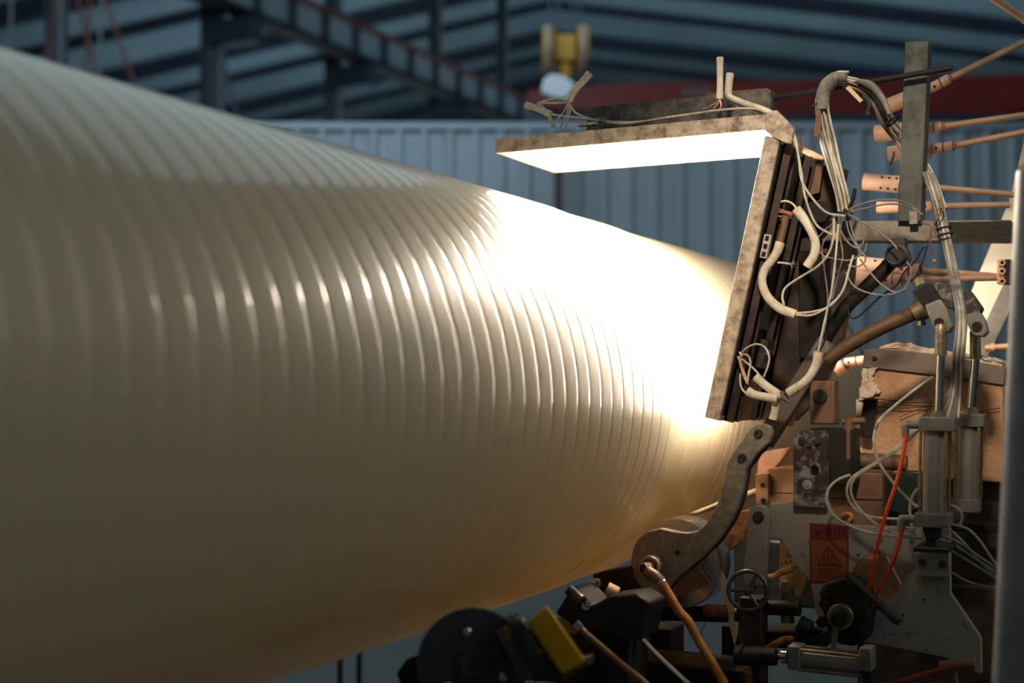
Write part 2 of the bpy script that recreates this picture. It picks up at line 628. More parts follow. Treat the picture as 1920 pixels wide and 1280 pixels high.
for i, (px, wd, lab) in enumerate(((103, 0.24, 'dark blue hall column beside the red diagonal braces, leftmost of the row'),
                                   (398, 0.34, 'dark hall column carrying the high end of the runway beam'),
                                   (624, 0.30, 'dark hall column under the middle bracket of the runway beam'),
                                   (816, 0.28, 'dark hall column behind the lower part of the runway beam'),
                                   (942, 0.26, 'dark hall column where the runway beam meets the wall top'))):
    Yc = runway_y(px)
    cx = RX - 0.62
    Yc = ray(px, 300).y / ray(px, 300).x * cx
    ct = thing('hall_column', lab, 'column', (cx, Yc, 0), 'steel columns along the crane runway')
    w2 = wd / 2
    f = MB()
    f.obox(V((cx, Yc, 0)) - RGT * w2 - FWD * w2, RGT * 0.03, FWD * wd, UP * 12)
    f.obox(V((cx, Yc, 0)) - RGT * w2 + FWD * (-0.015), RGT * wd, FWD * 0.03, UP * 12)
    part('web', f, ROOF_STEEL, ct)
    f = MB().obox(V((cx, Yc, 0)) + RGT * (w2 - 0.05) - FWD * w2, RGT * 0.05, FWD * wd, UP * 12)
    part('flange', f, FLANGE_LIGHT, ct, 'paler worn flange')
    if i > 0:
        f = MB()
        f.obox(V((cx, Yc - 0.15, bz - 0.42)), V((0.85, 0, 0)), V((0, 0.3, 0)), V((0, 0, 0.40)))
        part('bracket', f, ROOF_STEEL, ct, bevel=0.01)

for (p, q, lab, mt) in (((105, 0), (88, 120), 'reddish thin pipe hanging in front of the leftmost column', RED_PRIMER),
                        ((143, -10), (185, 150), 'reddish diagonal brace rod left of the grey vertical pipe', RED_PRIMER),
                        ((170, -10), (160, 140), 'reddish upright rod between two slanted braces', RED_PRIMER),
                        ((192, -10), (184, 150), 'pale grey thin vertical pipe among red braces', FLANGE_LIGHT),
                        ((196, -5), (256, 170), 'reddish diagonal brace rod right of the grey vertical pipe', RED_PRIMER),
                        ((22, -10), (18, 110), 'pale grey thin vertical pipe in the top left corner', FLANGE_LIGHT),
                        ((420, 120), (448, 230), 'dark slanted brace rod right of the runway column', ROOF_STEEL)):
    a, c = DD(*p, 17.5), DD(*q, 17.5)
    d = (c - a)
    e = c + d * (-(c.z - 2.5) / d.z) if d.z < -0.01 else c
    b = MB().cyl(a - d * 0.3, c + d * 0.9, 0.022, seg=8)
    solo('brace_rod', b, mt, lab, 'rod', c, 'thin rods in the upper left of the hall')

# red overhead crane girder
gd = 20.0
g = thing('crane_girder', 'red overhead crane girder spanning the hall behind the heater rig', 'crane', DD(1500, 213, gd))
b = MB().prism([DD(990, 170, gd), DD(1140, 157, gd), DD(2060, 136, gd), DD(2060, 213, gd), DD(1180, 214, gd), DD(990, 198, gd)], FWD * 0.6)
part('box_girder', b, RED_STEEL, g)
b = MB().obox(DD(990, 214, gd) - FWD * 0.05, DD(2060, 214, gd) - DD(990, 214, gd), FWD * 0.7, UP * -0.28)
part('walkway', b, ROOF_STEEL, g)
b = MB()
for x0, x1 in ((1280, 1292), (1297, 1311), (1316, 1332)):
    b.obox(DD(x0, 178, gd) - FWD * 0.012, DD(x1, 178, gd) - DD(x0, 178, gd), UP * 0.10, FWD * 0.012)
part('lettering', b, FLANGE_LIGHT, g, 'small blurred pale lettering', stuff=True)

# yellow hook block
hd = 12.5
hk = thing('hook_block', 'yellow crane hook block hanging above the lit heater panel', 'hook', DD(1060, 150, hd))
pm = hd / FPX
for xa, xb in ((1017, 1037), (1082, 1103)):
    b = MB()
    c0 = DD((xa + xb) / 2, 96, hd)
    b.lathe(c0 - RGT * (9 * pm), RGT, [(0, 0.10), (0.0, 0.23), (0.03, 0.235), (18 * pm - 0.03, 0.235), (18 * pm, 0.23), (18 * pm, 0.10)], 20)
    part('sheave_guard', b, HOOK_YEL, hk)
    b = MB().torus(c0, RGT, 0.235, 0.02, 24, 8)
    part('sheave', b, FLANGE_LIGHT, hk, 'pale worn pulley rim')
b = MB().obox(DD(1040, 118, hd) - FWD * 0.1, RGT * (40 * pm), FWD * 0.2, UP * (50 * pm))
part('crosshead', b, HOOK_YEL, hk, bevel=0.02)
b = MB().cyl(DD(1060, 118, hd), DD(1060, 146, hd), 0.07)
b.tube([DD(1060, 146, hd), DD(1062, 158, hd), DD(1074, 168, hd), DD(1070, 184, hd), DD(1052, 186, hd), DD(1044, 174, hd)], 0.035, radii=[0.05, 0.05, 0.045, 0.04, 0.03, 0.015])
part('hook', b, HOOK_YEL, hk)
for x in (1032, 1046, 1074, 1088):
    part('wire_rope', MB().cyl(DD(x, 72, hd), DD(x, -60, hd), 0.012, seg=8), ROOF_STEEL, hk)
b = MB()
pts = [(1020, 148), (1034, 138), (1058, 142), (1080, 156), (1072, 176), (1056, 186), (1034, 182), (1014, 172)]
b.prism([DD(x, y, hd - 0.25) for x, y in pts], FWD * 0.12)
solo('plastic_bag', b, BAG, 'crumpled white plastic bag hanging on the crane hook', 'bag', DD(1046, 165, hd - 0.2), bevel=0.02)

b = MB().obox(DD(1040, 430, 13.7), RGT * 0.085, FWD * 0.08, UP * 0.85)
solo('dark_standpipe', b, RUST_DARK, 'short dark post standing against the blue wall below the lit panel', 'post', DD(1048, 430, 13.7))

# ================================================================== THE PIPE
KP = 1 / 1.22
PX0, PZ0, PR = -1.8382 * KP, CZ - 0.0337 * KP, 0.60 * KP
PITCHY = 0.0712 * KP
Y_FRESH = 3.575 * KP
pp = thing('wound_plastic_pipe', 'huge cream wound plastic pipe with ribbed turns, on the winding machine', 'pipe', (PX0, 2.0, PZ0))


def turn_mesh(width, R, h, p, seg=224, us=(-1, -.97, -.92, -.85, -.76, -.65, -.5, -.3, -.1, .1, .3, .5, .65, .76, .85, .92, .97, 1)):
    b = MB()
    prev = None
    for u in us:
        r = R - h * abs(u) ** p
        y = (u + 1) / 2 * width
        ringv = [b.bm.verts.new((r * cos(2 * pi * i / seg), y, r * sin(2 * pi * i / seg))) for i in range(seg)]
        if prev:
            b.skin(prev, ringv)
        prev = ringv
    return b.mesh('winding_turn', angle=70)


tm = turn_mesh(PITCHY, PR, 0.0012, 8.0, us=(-1, -.99, -.975, -.95, -.92, -.87, -.8, -.68, -.45, -.15, .15, .45, .68, .8, .87, .92, .95, .975, .99, 1))
nt_ = 56
copies('winding_turn', tm, CREAM, pp, [(PX0, Y_FRESH - PITCHY * (i + 1), PZ0) for i in range(nt_)])
# fresh soft strip: the last, wider and smoother turns sit a little lower
tm2 = turn_mesh(0.10, PR - 0.005, 0.001, 5, us=(-1, -.9, -.7, -.4, 0, .4, .7, .9, 1))
copies('fresh_turn', tm2, CREAM2, pp, [(PX0, Y_FRESH + 0.10 * i, PZ0) for i in range(4)])
tm3 = turn_mesh(0.053, PR - 0.010, 0.0013, 4, us=(-1, -.92, -.8, -.6, -.3, 0, .3, .6, .8, .92, 1))
copies('mandrel_turn', tm3, CREAM2, pp, [(PX0, Y_FRESH + 0.40 + 0.053 * i, PZ0) for i in range(34)])
b = MB()
b.lathe(V((PX0, Y_FRESH + 0.39 + 0.053 * 34, PZ0)), AX, [(0, PR - 0.012), (0.05, PR - 0.012), (0.06, 0.10), (0.6, 0.10)], 64)
part('end_shaft', b, BLACK_STEEL, pp)
b = MB()
ye = Y_FRESH - PITCHY * nt_
b.pipe(V((PX0, ye - 0.03, PZ0)), V((PX0, ye, PZ0)), PR - 0.004, 0.035, 96)
part('cut_end', b, CREAM, pp)

# ================================================================== HEATER RIG
def heater(name, label, p0, p1, t, dep, loc, glow):
    u = (p1 - p0)
    Ln = u.length
    u = u.normalized()
    root = thing(name, label, 'heater', loc)
    h = 0.036

    def bx(a, ya, ta, la, ly, lt):
        return MB().obox(p0 + u * a + AX * ya + t * ta, u * la, AX * ly, t * lt)
    part('rail', bx(0, 0, 0, Ln, 0.012, h), TAN_RAIL, root, 'scorched tan front rail', bevel=0.0015)
    part('rail', bx(0, dep - 0.012, 0, Ln, 0.012, h), TAN_RAIL, root, bevel=0.0015)
    part('end_rail', bx(0, 0.0125, 0.0, 0.012, dep - 0.025, h), TAN_RAIL, root, bevel=0.0015)
    part('end_rail', bx(Ln - 0.012, 0.0125, 0.0, 0.012, dep - 0.025, h), TAN_RAIL, root, bevel=0.0015)
    part('back_plate', bx(0.0125, 0.0125, h - 0.006, Ln - 0.025, dep - 0.025, 0.006), RUST_DARK, root)
    part('reflector', bx(0.013, 0.013, 0.024, Ln - 0.026, dep - 0.026, 0.003), REFLECT, root, 'bright inner reflector')
    nT = 6
    for k in range(nT):
        y = 0.035 + (dep - 0.07) * k / (nT - 1)
        a = p0 + u * 0.014 + AX * y + t * 0.013
        part('quartz_tube', MB().cyl(a, a + u * (Ln - 0.028), 0.0075, seg=12), glow, root)
    return root, u


pA, pB = Q(929, 287, 2.95), Q(1436, 242, 2.95)
pB.z = pA.z
top, uT = heater('infrared_heater', 'glowing horizontal heater panel above the pipe, lit face down, flayed cables on top', pA, pB, UP, 0.35, pA, QUARTZ)
sA, sB = Q(1321, 782, 2.95), Q(1434, 254, 2.95)
sB.y = sA.y = 2.95
uS_ = (sB - sA).normalized()
tS = V((uS_.z, 0, -uS_.x))
side, uS = heater('infrared_heater', 'steep side heater panel seen from its rusty back, lit face toward the pipe', sA, sB, tS, 0.35, sA, QUARTZ_DIM)


def SB(a, y, t):                               # point on the back of the side panel (a along its length from the foot)
    return sA + uS * a + AX * y + tS * t


LS = (sB - sA).length
# two stiffening channels on the back of the side panel and a dark cover
for y in (0.035, 0.215):
    b = MB()
    b.obox(SB(0.0, y, 0.036), uS * (LS * 0.99), AX * 0.05, tS * 0.005)
    b.obox(SB(0.0, y, 0.036), uS * (LS * 0.99), AX * 0.006, tS * 0.022)
    b.obox(SB(0.0, y + 0.044, 0.036), uS * (LS * 0.99), AX * 0.006, tS * 0.022)
    part('stiffener_channel', b, RUST_DARK, side)
b = MB().obox(SB(0.0, 0.30, 0.037), uS * (LS * 0.98), AX * 0.04, tS * 0.085)
part('screen_web', b, RUST_DARK, side)  # web added to block the glow of the pipe and keep this gap dark
b = MB().obox(SB(0.0, 0.12, 0.037), uS * 0.10, AX * 0.09, tS * 0.012)
part('mounting_pad', b, COPPERY_DK, side)
b = MB().obox(SB(0.13, 0.15, 0.037), uS * 0.07, AX * 0.06, tS * 0.03)
part('clamp_block', b, BOLT, side, bevel=0.003)
b = MB().hexa(SB(0.165, 0.16, 0.067), tS, 0.014, 0.01)
part('bolt', b, BOLT, side)
b = MB().obox(SB(0.22, 0.13, 0.037), uS * 0.085, AX * 0.08, tS * 0.006)
part('cover_plate', b, ALU_CAP, side, 'small grey cover plate', bevel=0.002)


def terminal(par, p, u, v, wv, n, L, W, Hh):
    b = MB().obox(p, u * L, v * W, wv * Hh)
    o = part('terminal_block', b, CERAMIC, par, 'small white terminal strip', bevel=0.001)
    b = MB()
    for k in range(n):
        c = p + u * (L * (k + 0.5) / n) + v * (W * 0.5)
        b.obox(c - u * (L * 0.3 / n) - v * (W * 0.25), u * (L * 0.6 / n), v * W * 0.5, wv * (Hh + 0.0008))
    part('terminal_hole', b, HOLE, o)


terminal(side, SB(LS * 0.585, 0.034, 0.040), uS, tS, AX * -1, 3, 0.055, 0.017, 0.010)
terminal(top, Q(1081, 236, 2.965), uT, AX, UP, 3, 0.05, 0.02, 0.006)

# bar and gusset carrying the top panel
b = MB()
q0, q1 = Q(1100, 228, 3.14), Q(1445, 205, 3.14)
zt = q0.z + 0.036
q0.z = q1.z = pA.z + 0.0365
b.obox(q0, q1 - q0, AX * 0.05, UP * (zt - q0.z))
sp = part('support_bar', b, mat('sooty_bar', (0.24, 0.215, 0.19), 0.55, 0.2, dirt=(0.06, 0.05, 0.042), damt=0.48, dscale=16, soft=0.1, bump=0.2), top, 'sooty carrying bar on top')
b = MB().obox(Q(1325, 200, 3.17), Q(1440, 192, 3.17) - Q(1325, 200, 3.17), AX * 0.01, UP * 0.035)
part('bar_gusset', b, COPPERY_DK, sp)
b = MB().prism(T([(1436, 211), (1456, 206), (1489, 240), (1483, 270), (1466, 264), (1448, 256), (1437, 246)], 2.944), AX * 0.02)
part('corner_gusset', b, TAN_RAIL, top, bevel=0.001)

# flayed glass-fibre sleeves standing on the top panel
def sleeve(name, par, pts, Y, r, label=None, flat=1.0, inner=True, mt=None):
    P = [Q(*(p[:2]), p[2] if len(p) > 2 else Y) for p in pts]
    b = MB().tube(P, r, 12, 6, flat, radii=[r * 1.12, r, r * 0.97, r, r * 1.06])
    o = part(name, b, mt or SLEEVE, par, label)
    if inner:
        for e, nx in ((P[0], P[1]), (P[-1], P[-2])):
            d = (e - nx).normalized()
            b = MB().cyl(e + d * 0.0002, e + d * 0.0012, r * 0.8, seg=12)
            part('sleeve_opening', b, SLEEVE_IN, o)
    return o


def wires(par, lst, r, mt, Y=3.0, name='wire'):
    for pts in lst:
        part(name, MB().tube([Q(*(p[:2]), p[2] if len(p) > 2 else Y) for p in pts], r, 7, 6), mt, par)


cu = thing('flayed_cable', 'white flayed cable with two cut sleeves at the left end of the top heater', 'cable', Q(1045, 238, 2.98))
sleeve('sleeve', cu, [(1066, 190), (1072, 178), (1084, 162), (1097, 148), (1106, 137)], 2.99, 0.0092, 'thick upright cut sleeve')
sleeve('sleeve', cu, [(986, 197), (1000, 201), (1018, 208), (1033, 215)], 2.99, 0.0085, 'short lying cut sleeve')
wires(cu, [[(1066, 190), (1060, 205), (1045, 225), (1034, 239)],
           [(1067, 191), (1064, 210), (1058, 226), (1050, 240)],
           [(1068, 191), (1069, 206), (1064, 225), (1061, 240)],
           [(1064, 188), (1045, 184), (1022, 189), (1008, 194), (1018, 199), (1022, 206)],
           [(1063, 192), (1040, 193), (1020, 193), (1012, 196)],
           [(1033, 214), (1032, 222), (1036, 232), (1044, 240)],
           [(1026, 212), (1030, 224), (1036, 236)]], 0.0022, SLEEVE, 2.99)
wires(cu, [[(1034, 214), (1060, 218), (1100, 222), (1125, 226), (1160, 229), (1200, 228), (1228, 224)],
           [(1069, 196), (1078, 210), (1098, 220), (1130, 228), (1170, 232), (1215, 226), (1250, 220)]], 0.0026, WIRE, 2.975, 'lead')
b = MB()
for a in range(5):
    b.torus(Q(1129 + a * 3 - 6, 224 + (a % 3), 2.972), V((1, 0.2 * a, 0.4 - 0.2 * a)), 0.0055, 0.0014, 14, 6)
part('knot', b, WIRE_GREY, cu)

cv = thing('flayed_cable', 'tan cable with one upright cut sleeve on the right of the top heater', 'cable', Q(1350, 205, 3.0))
sleeve('sleeve', cv, [(1350, 108), (1350, 130), (1350, 160), (1349, 186)], 2.99, 0.0078, 'thin upright sleeve')
sleeve('sleeve', cv, [(1369, 138), (1367, 155), (1366, 176), (1372, 184), (1395, 194), (1430, 206), (1462, 222)], 3.02, 0.011, 'flattened bent sleeve', 0.75)
wires(cv, [[(1350, 186), (1342, 194), (1330, 200), (1318, 206)], [(1350, 186), (1346, 196), (1338, 204)], [(1349, 186), (1352, 198), (1347, 210)]], 0.0022, COPPER_WIRE, 2.985)
wires(cv, [[(1250, 220), (1300, 213), (1350, 206), (1395, 203), (1425, 206), (1455, 222), (1478, 245), (1492, 270), (1502, 320), (1510, 370), (1530, 420), (1560, 440)],
           [(1462, 222), (1480, 236), (1492, 262), (1498, 300), (1506, 345), (1545, 395), (1585, 405)]], 0.0026, WIRE, 2.96, 'lead')

# cable loops on the back of the side panel
c1 = thing('sleeved_cable', 'thick white sleeve bowed like a C beside the upper side heater', 'cable', Q(1500, 400, 3.02))
sleeve('sleeve', c1, [(1493, 392), (1514, 420), (1528, 450), (1527, 476), (1513, 500)], 2.99, 0.0105)
wires(c1, [[(1495, 394), (1486, 382), (1472, 377), (1458, 381), (1449, 390)]], 0.0026, SLEEVE, 2.99)
wires(c1, [[(1488, 400), (1470, 395), (1455, 391), (1444, 393)], [(1485, 404), (1468, 398), (1444, 396)],
           [(1484, 408), (1465, 406), (1443, 402)]], 0.0022, COPPER_WIRE, 2.99)
c2 = thing('sleeved_cable', 'thick white sleeve hanging as a hook below the terminal strip', 'cable', Q(1446, 490, 3.0))
sleeve('sleeve', c2, [(1463, 454), (1457, 472), (1446, 489), (1433, 507), (1429, 530), (1439, 556), (1461, 577), (1492, 590)], 2.975, 0.0102)
sleeve('sleeve', c2, [(1474, 404), (1470, 425), (1465, 445), (1462, 456)], 2.985, 0.0085, 'brown scorched upper sleeve', mt=COPPERY_DK, inner=False)
wires(c2, [[(1470, 572), (1467, 555), (1474, 538), (1500, 520), (1532, 500), (1552, 478), (1562, 448), (1564, 400)],
           [(1493, 587), (1525, 584), (1555, 574), (1580, 545), (1592, 505), (1600, 478)],
           [(1493, 590), (1520, 591), (1545, 580), (1570, 560)],
           [(1458, 492), (1470, 493), (1482, 495)]], 0.0027, WIRE, 2.97)
b = MB()
for k in range(16):
    a = random.uniform(-1.5, 1.5)
    p = Q(1483, 494, 2.97)
    ln = random.uniform(0.006, 0.013)
    b.cyl(p, p + V((ln * cos(a), random.uniform(-.004, .006), ln * sin(a))), 0.0011, 0.0005, seg=5)
part('frayed_end', b, WIRE_GREY, c2)
c3 = thing('sleeved_cable', 'white sleeved cable tied at the foot of the side heater, bare looped ends', 'cable', Q(1465, 745, 2.98))
sleeve('sleeve', c3, [(1535, 660), (1529, 686), (1511, 714), (1478, 737)], 2.97, 0.0102)
sleeve('sleeve', c3, [(1417, 706), (1430, 718), (1446, 730), (1466, 744)], 2.965, 0.0098)
sleeve('sleeve', c3, [(1402, 733), (1416, 740), (1435, 744), (1458, 748)], 2.96, 0.0098)
sleeve('sleeve', c3, [(1455, 750), (1453, 768), (1449, 786)], 2.975, 0.0092, inner=False)
b = MB()
for k in range(4):
    b.torus(Q(1468 + 2 * k, 742 + k, 2.965), Q(1480, 738, 2.965) - Q(1460, 746, 2.965), 0.0125, 0.0016, 16, 6)
part('string_tie', b, WIRE_GREY, c3)
wires(c3, [[(1534, 661), (1540, 630), (1549, 590), (1560, 540), (1567, 480), (1572, 420)],
           [(1388, 664), (1400, 652), (1418, 645), (1434, 651), (1442, 668), (1440, 686), (1432, 706)],
           [(1386, 666), (1392, 690), (1398, 706), (1402, 720)],
           [(1390, 664), (1402, 666), (1407, 680), (1404, 700), (1401, 718)],
           [(1390, 672), (1405, 684), (1418, 696), (1426, 708)],
           [(1388, 700), (1388, 718), (1392, 730), (1402, 740)]], 0.0024, WIRE, 2.965)
wires(c3, [[(1386, 660), (1389, 664), (1391, 669)], [(1383, 668), (1386, 676), (1393, 700), (1401, 719)]], 0.0024, COPPER_WIRE, 2.962, 'bare_end')

# upright carrying the side heater
up = thing('heater_bracket', 'black oily upright bracket plate behind the side heater', 'bracket', Q(1500, 760, 3.2))
b = MB().prism(T([(1482, 300), (1520, 285), (1562, 400), (1604, 468), (1600, 520), (1578, 650), (1556, 700), (1520, 760), (1490, 790), (1474, 780), (1490, 640)], 3.33), AX * 0.03)
part('bracket_plate', b, RUST_DARK, up, bevel=0.002)
b = MB().prism(T([(1506, 273), (1545, 293), (1536, 361), (1519, 366), (1500, 340)], 3.22), AX * 0.008)
part('gusset_plate', b, COPPERY_DK, up, 'brown bent gusset plate', bevel=0.001)
b = MB().bar(Q(1506, 380, 3.28), Q(1500, 690, 3.28), 0.05, 0.04, AX)
part('channel', b, BLACK_STEEL, up, bevel=0.002)
b = MB().obox(Q(1500, 385, 3.2), V((0.055, 0, 0)), AX * 0.1, UP * -0.05)
b.hexa(Q(1540, 400, 3.19), V((0, -1, 0)), 0.03, 0.03)
part('clamp', b, BLACK_STEEL, up, bevel=0.003)
b = MB().obox(Q(1497, 470, 3.18), V((0.05, 0, 0)), AX * 0.12, UP * -0.26)
part('inner_web', b, BLACK_STEEL, up, bevel=0.003)

# dark lever running up to the clevis, and the rusty bar
lv = thing('black_lever', 'black oily lever sloping from the round joint down behind the side heater', 'lever', Q(1450, 800, 3.1))
b = MB().tube(T([(1676, 486), (1652, 512), (1618, 545), (1585, 578), (1545, 640)], 3.2), 0.017, 10, 5)
part('upper_arm', b, BLACK_STEEL, lv)
b = MB().bar(Q(1552, 640, 3.14), Q(1432, 830, 3.06), 0.045, 0.03, AX)
part('lower_arm', b, RUST_DARK, lv, bevel=0.003)
b = MB().lathe(Q(1679, 478, 3.13), AX, [(0, 0.012), (0.0, 0.018), (0.01, 0.0195), (0.012, 0.026), (0.05, 0.026), (0.10, 0.02)], 24)
b.torus(Q(1679, 478, 3.128), AX, 0.021, 0.003, 24, 8)
part('joint', b, BLACK_RUBBER, lv)
b = MB().obox(Q(1672, 446, 3.17), V((0.03, 0, 0)), AX * 0.04, UP * -0.04)
part('joint_lug', b, RUST_DARK, lv, bevel=0.002)
rbn = thing('rusty_round_bar', 'brown rusty round bar rising from the side heater to the crank head', 'bar', Q(1560, 670, 3.05))
b = MB().tube(T([(1553, 676), (1580, 654), (1640, 620), (1690, 597), (1738, 576)], 3.06), 0.0165, 14, 4)
part('rod', b, mat('brown_scaly_rod', (0.20, 0.13, 0.075), 0.45, 0.4, dirt=(0.09, 0.045, 0.025), damt=0.45, dscale=18, bump=0.3), rbn)
b = MB().tube(T([(1714, 588), (1728, 581), (1744, 573)], 3.06), 0.024, 14, 3)
b.hexa(Q(1728, 602, 3.04), UP * -1, 0.010, 0.010)
part('socket', b, BRASSY, rbn)

# ------------------------------------------------------------------ curved arm, roller
arm_pts = [(1405, 802), (1384, 834), (1362, 866), (1360, 885), (1355, 909), (1348, 936), (1338, 958), (1324, 981), (1306, 996),
           (1288, 999), (1275, 998), (1262, 996), (1237, 990), (1213, 996), (1194, 1012), (1185, 1035), (1183, 1057), (1189, 1082),
           (1202, 1102), (1224, 1113), (1247, 1110), (1262, 1090), (1288, 1068), (1314, 1046), (1348, 1011), (1372, 975), (1384, 949), (1392, 922),
           (1397, 895), (1399, 878), (1420, 849), (1444, 827), (1448, 810), (1444, 799), (1431, 794), (1418, 795)]
ca = thing('curved_arm', 'dirty grey hook-shaped arm plate between side heater and lower roller', 'arm', Q(1240, 1115, 2.94))
b = MB().prism(T(arm_pts, 2.94), AX * 0.022)
part('arm_plate', b, ARM_PAINT, ca, bevel=0.0025)
b = MB().prism([p + V((0.006, 0, -0.003)) for p in T(arm_pts[22:33] + [(1400, 860), (1380, 900), (1360, 950), (1310, 1010)], 2.965)], AX * 0.02)
part('rear_plate', b, ARM_EDGE, ca)
for x, y in ((1422, 813), (1391, 858)):
    c = Q(x, y, 2.94)
    b = MB().lathe(c, V((0, -1, 0)), [(0, 0.0105), (0.0015, 0.0105), (0.0015, 0.0085), (0.007, 0.0085), (0.007, 0.0045), (0.003, 0.004)], 18)
    part('bolt', b, BOLT, ca)
b = MB().cyl(Q(1271, 1035, 2.9385), Q(1271, 1035, 2.945), 0.0055)
part('hole', b, HOLE, ca)
ro = thing('pressure_roller', 'polished metal roller behind the hook-shaped arm, pressing on the pipe', 'roller', Q(1268, 1058, 2.98))
c0 = Q(1268, 1056, 2.975)
b = MB().lathe(c0, AX, [(0, 0.098), (0.002, 0.104), (0.006, 0.105), (0.085, 0.105), (0.09, 0.103), (0.092, 0.03)], 56)
part('roller_shell', b, ROLLER_MET, ro)
b = MB().cyl(c0 - AX * 0.03, c0 + AX * 0.20, 0.022)
part('axle', b, BLACK_STEEL, ro)
b = MB().prism(T([(1252, 1112), (1275, 1084), (1318, 1050), (1312, 1066), (1330, 1092), (1300, 1108), (1262, 1122)], 2.955), AX * 0.012)
part('scraper', b, COPPERY_DK, ro, bevel=0.001)

rj = thing('rotary_joint', 'round brown rotary joint with elbow on the hook-shaped arm', 'fitting', Q(1225, 1060, 2.9))
c0 = Q(1226, 1060, 2.94)
b = MB().lathe(c0, V((0, -1, 0)), [(0, 0.0265), (0.028, 0.0265), (0.031, 0.024), (0.031, 0.019), (0.02, 0.019)], 28)
part('joint_ring', b, BRASSY, rj)
e0 = Q(1216, 1066, 2.90)
b = MB().tube([c0 - AX * 0.012, c0 - AX * 0.035, e0 + V((0.005, -0.012, -0.004)), Q(1231, 1080, 2.89), Q(1240, 1090, 2.89)], 0.0125, 12, 5)
b.lathe(e0, V((-0.5, -1, 0.1)), [(0, 0.012), (0.012, 0.0145), (0.02, 0.0145), (0.02, 0.010), (0.012, 0.009)], 18)
part('elbow', b, mat('pinkish_brass', (0.42, 0.28, 0.2), 0.35, 0.6, dirt=(0.12, 0.07, 0.05), damt=0.4, dscale=30), rj)
b = MB().torus(Q(1241, 1091, 2.89), Q(1247, 1102, 2.89) - Q(1238, 1085, 2.89), 0.0115, 0.0028, 20, 6)
b.obox(Q(1233, 1093, 2.885), V((0.008, 0, 0)), AX * 0.008, UP * -0.008)
part('hose_clamp', b, CHROME, rj)
hs = [(1241, 1092), (1256, 1117), (1275, 1148), (1290, 1164), (1308, 1196), (1330, 1234), (1352, 1270), (1366, 1300)]
solo('orange_hose', MB().tube(T(hs, 2.885), 0.0108, 14, 6), HOSE_ORANGE, 'orange silicone hose hanging from the round rotary joint', 'hose', Q(1241, 1092, 2.885))

# plastic cord fed to the pipe
b = MB().tube([Q(1236, 980, 3.40), Q(1300, 963, 3.34), Q(1360, 941, 3.28), Q(1420, 920, 3.24)], 0.0068, 12, 5, radii=[0.004, 0.0062, 0.0072, 0.008])
solo('plastic_strand', b, STRIP, 'straight cream plastic strand running from the coppery die to the pipe', 'cord', Q(1420, 920, 3.24))

# coppery die block
db = thing('die_block', 'coppery square die block with small front plate beside the hook-shaped arm', 'block', Q(1450, 943, 3.24))
b = MB().obox(Q(1441, 945, 3.22), Q(1500, 945, 3.22) - Q(1441, 945, 3.22), AX * 0.14, UP * m(67, 1460, 900, 3.22))
part('body', b, COPPERY, db, bevel=0.0015)
b = MB().obox(Q(1417, 945, 3.20), Q(1440, 945, 3.20) - Q(1417, 945, 3.20), AX * 0.14, UP * m(57, 1430, 900, 3.20))
part('nozzle_plate', b, COPPERY, db, bevel=0.0015)
b = MB().cyl(Q(1430, 909, 3.197), Q(1430, 909, 3.202), 0.0052)
b.cyl(Q(1431, 938, 3.197), Q(1431, 938, 3.202), 0.006)
part('bolt_hole', b, HOLE, db)
b = MB().obox(Q(1441, 924, 3.2185), Q(1500, 925, 3.2185) - Q(1441, 924, 3.2185), AX * 0.002, UP * 0.0012)
part('joint_line', b, HOLE, db)
b = MB().prism(T([(1428, 848), (1450, 843), (1482, 838), (1457, 872), (1440, 882), (1420, 892), (1421, 868)], 3.3), AX * 0.05)
part('hot_guide', b, mat('pink_heat_tint', (0.74, 0.46, 0.34), 0.5, 0.2, dirt=(0.55, 0.28, 0.18), damt=0.4, dscale=20, soft=0.2), db, 'pinkish folded guide plate', bevel=0.001)
b = MB().prism(T([(1372, 976), (1390, 958), (1406, 955), (1401, 1007), (1356, 1040), (1346, 1012)], 3.16), AX * 0.02)
solo('rusty_chute', b, ORANGE_RUST, 'bright orange rusty chute plate below the plastic cord', 'plate', Q(1375, 1000, 3.16), bevel=0.001)

# copper square with round boss under the upright
sq = thing('square_lug', 'brown square lug with a round boss under the black bracket', 'lug', Q(1540, 795, 3.1))
b = MB().obox(Q(1518, 795, 3.1), V((m(47, 1540, 760, 3.1), 0, 0)), AX * 0.05, UP * m(82, 1540, 760, 3.1))
part('lug_block', b, COPPERY_DK, sq, bevel=0.004)
b = MB().lathe(Q(1538, 743, 3.1), V((0, -1, 0)), [(0, 0.0165), (0.006, 0.0165), (0.009, 0.014), (0.009, 0.001)], 24)
part('boss', b, BOLT, sq)
b = MB().obox(Q(1519, 803, 3.11), V((m(80, 1540, 800, 3.1), 0, 0)), AX * 0.08, UP * -0.13)
part('lug_base', b, BLACK_STEEL, sq, bevel=0.004)
b = MB().cyl(Q(1592, 782, 3.12), Q(1592, 860, 3.12), 0.011)
b.cyl(Q(1580, 790, 3.12), Q(1622, 788, 3.12), 0.008)
part('guide_pin', b, COPPERY_DK, sq)

# tall worn plate
tpn = thing('worn_slotted_plate', 'tall greasy plate with rounded top, two bolts and a square slot', 'plate', Q(1518, 950, 3.0))


def rnd(cx, cy, r, a0, a1, n=6):
    return [(cx + r * cos(radians(a0 + (a1 - a0) * i / n)), cy + r * sin(radians(a0 + (a1 - a0) * i / n))) for i in range(n + 1)]


